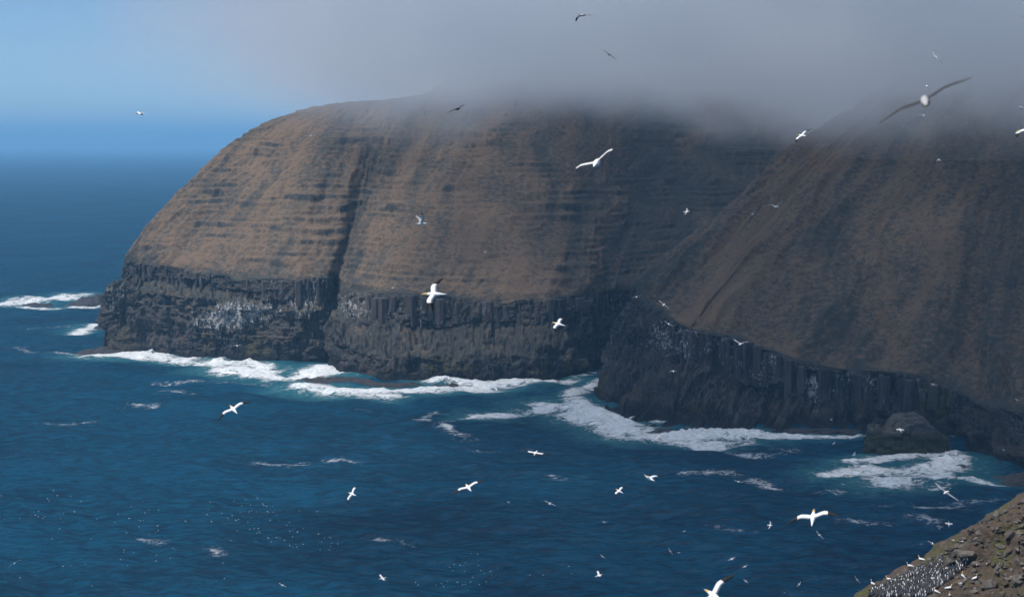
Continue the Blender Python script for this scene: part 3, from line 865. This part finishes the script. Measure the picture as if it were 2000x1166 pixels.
def flying_mesh(kind, scheme, L, span, raise_, droop, fold=0.0):
    """raise_: lift of the inner wing (radians), droop: bend of the hand the other way"""
    V, Fc = body_rings(kind)
    n = 10; MI = []
    for f in Fc:
        y = np.mean([V[i][1] for i in f]); z = np.mean([V[i][2] for i in f])
        if scheme == 'gannet': MI.append(2 if y > .29 else 0)
        elif scheme == 'dark': MI.append(3)
        elif scheme == 'fulmar': MI.append(4 if z < .0 else 0)
        else: MI.append(0)
    V = [(x * L, y * L, z * L) for x, y, z in V]
    half = span / 2
    st_ = [(.05, .13, -.10), (.14, .15, -.11), (.30, .19, -.07), (.44, .205, -.045), (.58, .185, -.05), (.72, .135, -.06), (.86, .065, -.075), (.96, .0, -.085), (1.0, -.04, -.085)]
    for side in (-1, 1):
        base = len(V); x = z = 0.0; last = 0.0; rows = []
        for j, (s, le, te) in enumerate(st_):
            ds = (s - last) * half; last = s
            a = raise_ * (1 - .25 * s) if s <= .44 else raise_ * .9 - droop * min(1, (s - .40) / .25)
            x += ds * math.cos(a) ; z += ds * math.sin(a)
            sweep = -fold * max(0, s - .42) * half * .9
            ch = L * 1.0
            th = .020 * L * (1 - .8 * s)
            le_, te_ = le * ch + sweep, te * ch + sweep
            mid = le_ * .65 + te_ * .35
            for (yy, zz) in ((le_, 0), (mid, th), (te_, 0.0), (mid, -th * .4)):
                V.append((side * x, yy, z + zz + .02 * L))
        for j in range(len(st_) - 1):
            s = (st_[j][0] + st_[j + 1][0]) / 2
            for q in range(4):
                a, b = base + j * 4 + q, base + j * 4 + (q + 1) % 4
                f = (a, b, b + 4, a + 4)
                Fc.append(f if side < 0 else f[::-1])
                upper = q in (0, 1)
                if scheme == 'gannet': MI.append(1 if s > .60 else 0)
                elif scheme == 'dark': MI.append(3)
                elif scheme == 'kittiwake': MI.append(1 if s > .86 else (3 if upper else 0))
                else: MI.append(4 if s > .9 else (3 if upper else 0))
        Fc.append(tuple(base + (len(st_) - 1) * 4 + q for q in ((0, 1, 2, 3) if side < 0 else (3, 2, 1, 0))))
        MI.append(1 if scheme in ('gannet', 'kittiwake') else 3)
    me = poly_mesh("bird", V, Fc, smooth=True, mat_idx=MI)
    mats = [M_FULMAR if scheme == 'fulmar' else M_WHITE, M_BLACK, M_CREAM, M_DARK if scheme in ('dark', 'fulmar') else M_GREY, M_DARK]
    for m in mats: me.materials.append(m)
    return me

def bill_mesh(L, kind):
    y0, y1, r = .42 * L, (.54 if kind == 'gannet' else .51) * L, .020 * L
    V = [(r * math.sin(a), y0, r * math.cos(a)) for a in np.linspace(0, 2 * math.pi, 7)[:-1]] + [(0, y1, -.012 * L)]
    Fc = [(i, (i + 1) % 6, 6) for i in range(6)]
    return poly_mesh("bill", V, Fc)

M_FULMAR = plain('fulmar_body', (0.42, 0.42, 0.42), .8)
SIZES = {'gannet': (.92, 1.78), 'kittiwake': (.40, 1.0), 'gull': (.46, 1.12), 'fulmar': (.46, 1.10), 'dark': (.45, 1.08)}

def fly(name, kind, tipA, tipB, head, tail, label, away=True, raise_=.10, droop=.15, fold=.25, flip=False, group="seabirds in flight over the bay", maxd=None):
    L, span = SIZES[kind]
    probe = span * (.955 if abs(raise_) < .3 else .80)
    tipA, tipB, head, tail = (np.array(p, float) for p in (tipA, tipB, head, tail))
    b2 = head - tail; w2 = tipB - tipA
    b2[1] *= -1; w2[1] *= -1                              # to x right, y up
    if np.hypot(*b2) < 1: b2 = b2 + np.array([.5, 1.0])
    B, W, D = b2 @ b2, w2 @ w2, b2 @ w2
    a_, b_, c_ = B * W - D * D, -(L * L * W + probe * probe * B), L * L * probe * probe
    q = (-b_ - math.sqrt(max(b_ * b_ - 4 * a_ * c_, 0))) / (2 * a_) if abs(a_) > 1e-6 else -c_ / b_
    s = 1 / math.sqrt(q)                                  # pixels per metre
    bz0 = math.sqrt(max(L * L - B * q, 0)); wz0 = math.sqrt(max(probe ** 2 - W * q, 0))
    def w3(v): return Vector((v.x, v.z * CP + v.y * SP, -v.z * SP + v.y * CP))
    best = None
    for sg in (1, -1):
        bz = bz0 * sg
        wz = math.copysign(wz0, -D * sg) if abs(D) > 1e-6 else wz0
        fw = Vector((b2[0] / s, b2[1] / s, bz)).normalized()   # image x, image y, depth away
        wg = Vector((w2[0] / s, w2[1] / s, wz))
        wg = (wg - fw * wg.dot(fw)).normalized()
        fw, wg = w3(fw), w3(wg)
        up = wg.cross(fw)
        if up.z < 0: wg = -wg; up = -up
        seen = up if up.y < 0 else -up                         # the side turned to the viewer
        score = seen.dot(SUN_DIR) + (.15 if (sg > 0) == away else 0)
        if best is None or score > best[0]: best = (score, fw, wg, up)
    _, fwd, wing, up = best
    dist = F_PX / s
    if maxd: dist = min(dist, maxd)
    mid = (tipA + tipB) / 2
    lift = (math.sin(raise_) * .44 + math.sin(raise_ * .9 - droop) * .5) * span / 2
    c = Vector(at(mid[0], mid[1], dist)) - up * lift + fwd * (fold * .29 * span * .9 * .4)
    me = flying_mesh('gannet' if kind == 'gannet' else 'gull', kind, L, span, raise_, droop, fold)
    o = bpy.data.objects.new(name, me); COL.objects.link(o)
    M = Matrix((wing, fwd, up)).transposed().to_4x4(); M.translation = c
    o.matrix_world = M
    tag(o, label, "gannet" if kind == 'gannet' else ("gull" if kind in ('kittiwake', 'gull') else "seabird"), group)
    bl = link("bill", bill_mesh(L, kind), [M_BILL if kind == 'gannet' else M_YBILL], o)
    return o

GA, KI, GU = "gannet", "kittiwake", "gull"
BIRDS = [
 # name, kind, tips, head, tail, label, options
 ("gannet", GA, (857, 545), (842, 606), (827, 580), (878, 580), "large white gannet with cream head gliding left before the middle cliff", dict(away=False, raise_=.06, fold=.15)),
 ("gannet", GA, (1104, 619), (1081, 649), (1080, 634), (1107, 641), "banking white gannet in front of the dark inlet cliff", dict(raise_=.05)),
 ("gannet", GA, (427, 818), (487, 784), (448, 793), (468, 808), "banking white gannet over blue water below the headland surf", dict(raise_=.05)),
 ("gannet", GA, (678, 984), (700, 946), (681, 962), (699, 967), "white gannet banking steeply left over the lower middle sea", dict(raise_=.05)),
 ("gannet", GA, (740, 1119), (757, 1134), (742, 1129), (757, 1127), "small white gannet low at the bottom left of centre", dict(raise_=.25)),
 ("gannet", GA, (884, 964), (946, 939), (912, 948), (924, 959), "white gannet with black wingtips gliding over the centre of the bay", dict(raise_=.12)),
 ("gannet", GA, (1022, 880), (1071, 887), (1043, 887), (1050, 879), "white gannet flying level towards the viewer beneath the surf line", dict(away=False, raise_=.1)),
 ("gannet", GA, (1199, 969), (1222, 950), (1204, 959), (1219, 967), "small banked gannet left of the long-winged one in mid bay", dict(raise_=.05)),
 ("gannet", GA, (1252, 922), (1293, 931), (1267, 933), (1286, 942), "white gannet with one raised dark wing over mid bay", dict(raise_=.35, droop=.1)),
 ("gannet", GA, (1541, 1022), (1634, 1001), (1591, 1003), (1578, 1032), "big white gannet seen from behind over the lower right water", dict(raise_=.12, droop=.2)),
 ("gannet", GA, (1431, 1122), (1362, 1206), (1381, 1163), (1414, 1180), "gannet cut off by the bottom edge, one dark-tipped wing raised", dict(raise_=.05)),
 ("gannet", GA, (1105, 347), (1222, 289), (1166, 311), (1152, 332), "big gannet with bent wings gliding before the foggy upper slope", dict(raise_=.28, droop=.45)),
 ("gannet", GA, (1551, 280), (1584, 252), (1560, 264), (1575, 268), "black-tipped gannet banking in front of the upper right hillside", dict(raise_=.04)),
 ("gannet", GA, (1123, 40), (1156, 35), (1127, 34), (1146, 33), "gannet with down-curved wings high against the fog", dict(away=False, raise_=-.12, droop=.35)),
 ("gannet", GA, (1377, 125), (1389, 125), (1383, 126), (1384, 123), "tiny distant gannet seen end-on against the fog", dict(raise_=.1)),
 ("gannet", GA, (281, 228), (268, 216), (265, 223), (284, 221), "white gannet alone against the blue sky left of the headland", dict(raise_=.05)),
 ("gannet", GA, (1745, 841), (1771, 843), (1757, 837), (1758, 846), "white seabird gliding in front of the sea stack", dict(raise_=-.08, droop=.3)),
 ("gannet", GA, (1841, 1022), (1865, 1025), (1854, 1021), (1853, 1032), "white bird with straight wings just off the foreground slope", dict(raise_=.05, fold=0.0)),
 ("gannet", GA, (1164, 1113), (1172, 1125), (1176, 1118), (1160, 1123), "small gannet heading right near the bottom middle", dict(raise_=.5)),
 ("gannet", GA, (1665, 894), (1672, 881), (1667, 884), (1671, 890), "small bird with upright wings left of the sea stack foam", dict(raise_=.2)),
 ("gannet", GA, (1280, 863), (1290, 846), (1283, 860), (1289, 850), "white bird diving past the foam below the promontory", dict(raise_=.1)),
 ("gannet", GA, (1975, 272), (2035, 240), (1984, 259), (2012, 257), "gannet leaving the frame at the right edge, dark wingtip down", dict(away=False, raise_=.15, droop=.3)),
 ("fulmar", "fulmar", (1726, 241), (1890, 160), (1802, 210), (1815, 182), "blurred dark-winged fulmar close to the lens at upper right", dict(away=False, raise_=.18, droop=.40, fold=.15, maxd=24)),
 ("gull", KI, (1826, 97), (1834, 126), (1824, 112), (1840, 113), "kittiwake with black wingtips against the fog at upper right", dict(raise_=.12)),
 ("gull", KI, (811, 419), (829, 419), (837, 436), (813, 437), "white gull with both wings raised before the middle slope", dict(raise_=.75, droop=.1)),
 ("gull", GU, (1826, 943), (1871, 980), (1843, 961), (1859, 958), "grey-winged gull gliding above the foreground slope near the surf", dict(raise_=.12, droop=.25)),
 ("gull", GU, (1811, 1056), (1831, 1065), (1819, 1062), (1822, 1059), "small grey gull beside the slope's rim, wings spread", dict(away=False, raise_=.15, droop=.3)),
 ("gull", GU, (1795, 1063), (1803, 1062), (1799, 1062), (1800, 1061), "tiny gull left of the small grey gull by the slope's rim", dict(raise_=-.1)),
 ("gull", GU, (1791, 170), (1828, 169), (1809, 170), (1810, 167), "gull head-on with shallow arched wings above the blurred fulmar", dict(away=False, raise_=.15, droop=.35)),
 ("gull", GU, (1792, 225), (1816, 227), (1803, 228), (1804, 225), "gull head-on with flat wings just below the blurred fulmar", dict(away=False, raise_=.15, droop=.3)),
 ("gull", GU, (1879, 245), (1896, 236), (1887, 241), (1889, 239), "small tilted gull right of the blurred fulmar", dict(away=False, raise_=.1, droop=.2)),
 ("gull", GU, (1826, 317), (1840, 315), (1831, 311), (1835, 316), "small gull with bent wings over the upper right hillside", dict(raise_=-.2, droop=.5)),
 ("gull", GU, (1979, 197), (2012, 226), (1988, 209), (2001, 211), "gull half cut by the right edge below the fog", dict(raise_=.1)),
 ("dark_seabird", "dark", (1177, 98), (1203, 119), (1187, 110), (1194, 108), "dark slim-winged seabird silhouetted against the fog", dict(raise_=.1, droop=.3)),
 ("dark_seabird", "dark", (875, 220), (909, 207), (906, 209), (894, 212), "dark seabird gliding where fog meets the headland top", dict(raise_=.15, droop=.25)),
 ("dark_seabird", "dark", (1984, 36), (2044, 44), (2010, 38), (2020, 44), "dark wing entering at the top right edge", dict(raise_=.05)),
 ("gull", GU, (593, 268), (624, 269), (607, 264), (611, 262), "pale gull with drooping wings over the headland's grassy top", dict(away=False, raise_=.12, droop=.55)),
 ("gull", KI, (1500, 399), (1528, 392), (1527, 402), (1515, 403), "white gull with lifted wings before the brown ridge", dict(raise_=.55, droop=.2)),
 ("gull", KI, (1343, 406), (1337, 421), (1345, 414), (1333, 416), "white gull banking before the shadowed valley", dict(raise_=.1)),
 ("gull", KI, (1466, 417), (1474, 419), (1471, 417), (1468, 421), "tiny white gull below the gull with lifted wings on the ridge", dict(raise_=.2)),
 ("gull", GU, (1285, 586), (1308, 604), (1294, 596), (1299, 592), "white gull with spread wings over the promontory's grassy top", dict(away=False, raise_=.12, droop=.25)),
 ("gull", GU, (1297, 627), (1315, 638), (1304, 634), (1307, 631), "white gull just below the promontory's cliff edge", dict(raise_=.08)),
 ("gull", KI, (1434, 663), (1461, 667), (1444, 674), (1455, 670), "white gull with raised wings at the top of the columns", dict(raise_=.5, droop=.25)),
 ("gull", GU, (1233, 582), (1254, 577), (1241, 581), (1245, 579), "white gull skimming the promontory's left corner", dict(raise_=.1)),
 ("gull", GU, (1306, 727), (1324, 726), (1315, 722), (1317, 725), "gull with drooped wings before the dark lower rocks of the promontory", dict(raise_=.1, droop=.5)),
 ("gull", GU, (760, 563), (775, 561), (766, 562), (769, 560), "small gull left of the large gannet above the cliff edge", dict(raise_=.1)),
 ("gull", GU, (943, 490), (952, 494), (946, 491), (949, 493), "tiny white gull on the brown middle slope", dict(raise_=.1)),
 ("gull", GU, (455, 676), (471, 674), (461, 674), (465, 677), "gull before the dark foot of the headland cliff", dict(raise_=.15)),
 ("gull", GU, (17, 1111), (44, 1094), (31, 1100), (37, 1096), "pale gull with one drooping wing in the bottom left corner", dict(raise_=.1, droop=.6)),
 ("gull", GU, (543, 1138), (560, 1146), (550, 1142), (553, 1140), "small gull near the bottom edge left of centre", dict(raise_=.15, droop=.3)),
 ("gull", GU, (1062, 978), (1086, 988), (1072, 983), (1076, 980), "pale gull with arched wings below the surf in mid bay", dict(away=False, raise_=.15, droop=.35)),
 ("gull", GU, (990, 979), (997, 981), (992, 981), (995, 979), "tiny white gull left of the arched-wing gull in mid bay", dict(raise_=.2)),
 ("gull", GU, (1175, 1018), (1186, 1020), (1178, 1019), (1182, 1018), "tiny white gull low over the middle of the bay", dict(raise_=.1)),
 ("gull", GU, (1171, 1082), (1183, 1090), (1176, 1086), (1179, 1084), "tiny slanting gull above the small right-bound gannet", dict(raise_=.1)),
 ("gull", KI, (1594, 1036), (1608, 1052), (1597, 1045), (1604, 1044), "small white gull just under the big gannet seen from behind", dict(raise_=.1)),
 ("gull", KI, (1506, 1018), (1500, 1032), (1507, 1024), (1497, 1024), "small white gull banking left of the big gannet seen from behind", dict(raise_=.1)),
 ("gull", KI, (1305, 1069), (1314, 1083), (1307, 1075), (1312, 1077), "small white gull with slanted wings in the lower middle sea", dict(raise_=.1)),
 ("gull", GU, (1322, 1079), (1330, 1078), (1325, 1079), (1328, 1077), "tiny white gull right beside the slanted-wing gull", dict(raise_=.1)),
 ("gull", GU, (1330, 1039), (1343, 1035), (1336, 1037), (1339, 1036), "tiny gull with flat wings above the slanted-wing gull", dict(raise_=.1)),
 ("gull", GU, (1421, 1094), (1437, 1088), (1431, 1093), (1427, 1090), "small gull with curved wings above the cut-off gannet", dict(raise_=.2, droop=.4)),
 ("gull", GU, (1448, 1108), (1461, 1103), (1457, 1106), (1453, 1104), "small gull right of the cut-off gannet's wingtip", dict(raise_=.2, droop=.3)),
 ("gull", KI, (1452, 1130), (1462, 1138), (1455, 1136), (1459, 1132), "small white gull at the bottom right of the cut-off gannet", dict(raise_=.1)),
 ("gull", KI, (1556, 1145), (1565, 1135), (1562, 1141), (1558, 1139), "small white gull near the bottom edge below the big gannet", dict(raise_=.1)),
 ("gull", GU, (1528, 1155), (1536, 1158), (1533, 1157), (1530, 1156), "tiny gull at the bottom edge left of the foreground slope", dict(raise_=.1)),
 ("gull", KI, (1669, 1124), (1680, 1139), (1672, 1131), (1677, 1132), "white gull off the left tip of the bird colony, upper one", dict(raise_=.1)),
 ("gull", KI, (1677, 1150), (1683, 1162), (1678, 1156), (1682, 1157), "white gull off the left tip of the bird colony, lower one", dict(raise_=.1)),
 ("gull", GU, (1434, 938), (1451, 942), (1440, 941), (1444, 939), "white gull with thin flat wings in the right half of the bay", dict(raise_=.08)),
 ("gull", GU, (1625, 869), (1633, 862), (1627, 866), (1631, 865), "tiny grey gull below the long dark rock shelf", dict(raise_=.1)),
 ("gull", GU, (1619, 819), (1629, 818), (1622, 818), (1626, 817), "tiny white gull in front of the dark rock shelf", dict(raise_=.2)),
 ("gull", GU, (1690, 1024), (1699, 1026), (1693, 1025), (1696, 1024), "tiny white gull over the foam streak right of the big gannet", dict(raise_=.1)),
 ("gull", GU, (1815, 748), (1830, 753), (1822, 751), (1825, 749), "white gull in front of the dark cliff above the sea stack", dict(raise_=.15, droop=.3)),
 ("gull", GU, (1981, 778), (1992, 782), (1985, 781), (1988, 779), "small white gull before the slope at the right edge", dict(raise_=.15)),
 ("gull", GU, (1956, 876), (1965, 880), (1960, 879), (1962, 877), "tiny white gull between the sea stack and the right edge", dict(raise_=.15)),
 ("gull", GU, (1642, 944), (1651, 946), (1645, 945), (1648, 944), "tiny white gull over the water left of the sea stack foam", dict(raise_=.1)),
]
for nm, kd, a, b, h, t, lab, opt in BIRDS:
    fly(nm, kd, a, b, h, t, lab, **opt)

# --- birds resting on the water, too small to show parts
def floating_mesh(k):
    V, Fc = body_rings('gull', 6)
    r = random.Random(k)
    s = .50
    V = [(x * s * 1.15, y * s, (z + .04 + (.10 if y > .3 else 0)) * s) for x, y, z in V]
    me = poly_mesh("floating_seabird", V, Fc, smooth=True); me.materials.append(M_WHITE)
    return me
FLOAT = [floating_mesh(k) for k in range(2)]
rnd = random.Random(5)
rafts = [(60, 1000, 90, 40, 34), (110, 980, 70, 20, 14), (330, 1000, 120, 45, 40), (480, 1010, 90, 40, 48), (590, 1030, 90, 40, 60), (650, 1050, 60, 30, 34), (250, 1090, 220, 50, 34), (960, 1105, 90, 25, 46), (1060, 1120, 60, 25, 20), (210, 795, 70, 6, 14), (880, 1140, 60, 14, 14)]
for cx, cy, sx, sy, n in rafts:
    for _ in range(int(n * .82)):
        px, py = rnd.gauss(cx, sx * .55), rnd.gauss(cy, sy * .55)
        if not (2 < px < 1500 and 780 < py < 1162): continue
        q = on_sea(px, py)
        o = bpy.data.objects.new("floating_seabird", rnd.choice(FLOAT))
        o.location = (q[0], q[1], 0.35)
        s = rnd.uniform(.8, 1.35); o.scale = (s, s, s)
        o.rotation_euler = (0, 0, rnd.uniform(0, 6.28))
        tag(o, "tiny white seabird resting on the water among a scattered raft", "seabird", "seabirds resting on the water")
        COL.objects.link(o)

# --- birds perched on the far cliffs and slopes
BA, BC = bvh_of(SA[::4, ::4]), bvh_of(SC[::4, ::4])
for n in range(70):
    c = rnd.random()
    if c < .6: bv, px, py, who = BC, rnd.uniform(1290, 1900), rnd.uniform(500, 720), "right-hand hillside"
    else: bv, px, py, who = BA, rnd.uniform(650, 1200), rnd.uniform(400, 600), "middle slope"
    loc, nor, _, _ = hit(bv, px, py)
    if loc is None: continue
    o = bpy.data.objects.new("perched_gull", FLOAT[0])
    o.location = loc + nor * .8
    s = rnd.uniform(.9, 1.5); o.scale = (s, s, s); o.rotation_euler = (0, 0, rnd.uniform(0, 6.28))
    tag(o, "white speck of a gull perched on the " + who, "gull", "gulls perched on the " + who)
    COL.objects.link(o)

# --- the colony on the scree: guillemots and gannets
def guillemot_mesh(k):
    r = random.Random(40 + k)
    V, Fc, MI = [], [], []
    n = 8
    R = [(.0, .045, .05, .0), (.05, .075, .085, .0), (.16, .085, .095, .005), (.27, .062, .07, .012), (.335, .036, .040, .015), (.375, .036, .042, .024), (.405, .022, .03, .036), (.415, .006, .006, .075 + .02)]
    for z, rx, ry, y0 in R:
        for i in range(n):
            a = 2 * math.pi * i / n
            V.append((rx * math.sin(a), y0 - .05 + ry * math.cos(a), z))
    for j in range(len(R) - 1):
        for i in range(n):
            Fc.append((j * n + i, (j + 1) * n + i, (j + 1) * n + (i + 1) % n, j * n + (i + 1) % n))
            MI.append(0 if i in (0, n - 1) and j < 4 else 1)
    Fc.append(tuple(range(n)));  MI.append(1)
    Fc.append(tuple(range((len(R) - 1) * n, len(R) * n))[::-1]); MI.append(1)
    tilt = r.uniform(.05, .35)
    V = [(x, y * math.cos(tilt) + z * math.sin(tilt), z * math.cos(tilt) - y * math.sin(tilt)) for x, y, z in V]
    me = poly_mesh("guillemot", V, Fc, smooth=True, mat_idx=MI)
    me.materials.append(M_WHITE); me.materials.append(M_DARK)
    return me
GUIL = [guillemot_mesh(k) for k in range(5)]

def colony_spot():
    while True:
        px = rnd.uniform(1694, 1890); py = rnd.uniform(1090, 1166)
        rim = in_slope(px) + 9
        top = max(rim, 1148 - (px - 1700) * .38) if px < 1850 else 1094
        right = 1172 - (px - 1800) * .75 if px > 1800 else 1170
        if py > top and py < right: return px, py

spots = []
tries = 0
while len(spots) < 470 and tries < 20000:
    tries += 1
    px, py = colony_spot()
    if fbm(np.array([[px / 26, py / 16, 3.0]]), 2)[0] < -.32: continue
    if any(abs(px - a) < 2.6 and abs(py - b) < 3.2 for a, b in spots): continue
    spots.append((px, py))
spots.sort(key=lambda s: -s[1])
extra_v, extra_f, extra_m = [], [], []
for n, (px, py) in enumerate(spots):
    loc, nor, _, _ = hit(BV, px, py)
    if loc is None: continue
    me = rnd.choice(GUIL); rz = rnd.uniform(0, 6.28); s = rnd.uniform(.88, 1.12)
    if n < 300:
        o = bpy.data.objects.new("guillemot", me)
        o.location = loc - Vector((0, 0, .03)); o.rotation_euler = (0, 0, rz); o.scale = (s, s, s)
        tag(o, "dark-backed white-bellied guillemot standing packed in the colony on the scree", "guillemot", "guillemots packed on the scree")
        COL.objects.link(o)
    else:
        M = Matrix.Translation(loc - Vector((0, 0, .03))) @ Matrix.Rotation(rz, 4, 'Z') @ Matrix.Scale(s, 4)
        b0 = len(extra_v)
        extra_v += [M @ v.co for v in me.vertices]
        for p in me.polygons:
            extra_f.append([b0 + i for i in p.vertices]); extra_m.append(p.material_index)
if extra_v:
    me = poly_mesh("guillemot_crowd", extra_v, extra_f, True, extra_m); me.materials.append(M_WHITE); me.materials.append(M_DARK)
    tag(link("guillemot_crowd", me), "far rows of guillemots crowding the upper colony", kind="stuff")

def sitting_gannet_mesh(tilt):
    V, Fc = body_rings('gannet', 10); MI = []
    for f in Fc:
        y = np.mean([V[i][1] for i in f]); z = np.mean([V[i][2] for i in f])
        MI.append(2 if y > .27 else (1 if y < -.33 and z > 0 else 0))
    out = []
    for x, y, z in V:
        y *= .92; z *= .92; x *= .95
        k = max(0, y - .16)                                 # neck bends upright, then the head forward again
        yy = y - k * .72 + (max(0, y - .33) * .8); zz = z + k * 1.0 - max(0, y - .33) * .7
        out.append((x, yy * math.cos(tilt) - zz * math.sin(tilt), zz * math.cos(tilt) + yy * math.sin(tilt) + .16))
    me = poly_mesh("perched_gannet", out, Fc, True, MI)
    for m in (M_WHITE, M_BLACK, M_CREAM): me.materials.append(m)
    return me
SITG = [sitting_gannet_mesh(t) for t in (.15, .45, .8)]
for px, py, k, rz, lab in ((1881, 1128, 2, 1.2, "upright gannet with yellow head standing highest in the colony's right part"),
        (1904, 1132, 1, -1.9, "gannet resting right of the upright gannet on the scree"),
        (1876, 1143, 0, 2.2, "gannet sitting low below the upright gannet"),
        (1829, 1158, 1, 1.3, "gannet with raised yellow head near the bottom edge of the scree"),
        (1853, 1151, 0, -1.6, "gannet bending beside the guillemots left of the reddish stones"),
        (1855, 1166, 1, 2.8, "gannet cut by the bottom edge below the scree"),
        (1777, 1108, 0, 1.4, "gannet sitting on the scree rim above the guillemots"),
        (1736, 1134, 0, 1.5, "gannet sitting lower on the scree rim among pale rocks"),
        (1705, 1143, 1, 1.2, "gannet at the leftmost tip of the scree rim"),
        (1799, 1095, 0, 1.0, "white bird resting highest on the scree rim")):
    loc, nor, _, _ = hit(BV, px, py)
    if loc is None: continue
    o = link("perched_gannet", SITG[k])
    o.location = loc; o.rotation_euler = (0, 0, rz)
    tag(o, lab, "gannet", "gannets perched among the guillemots")
for px, py, lab in ((1956, 1101, "white gull resting on dark stones at the right of the scree"), (1909, 1103, "small white gull standing between stones above the gannets"), (1863, 1055, "white gull standing on the mossy rim of the scree"), (1882, 1056, "white gull lying on a stone right of the mossy rim"), (1928, 1101, "small white gull on brown scree right of the gannets")):
    loc, nor, _, _ = hit(BV, px, py)
    if loc is None: continue
    o = link("perched_gull", FLOAT[1]); o.location = loc + nor * .06; o.rotation_euler = (0, 0, rnd.uniform(0, 6)); o.scale = (1.2, 1.2, 1.2)
    tag(o, lab, "gull", "gulls resting on the scree")
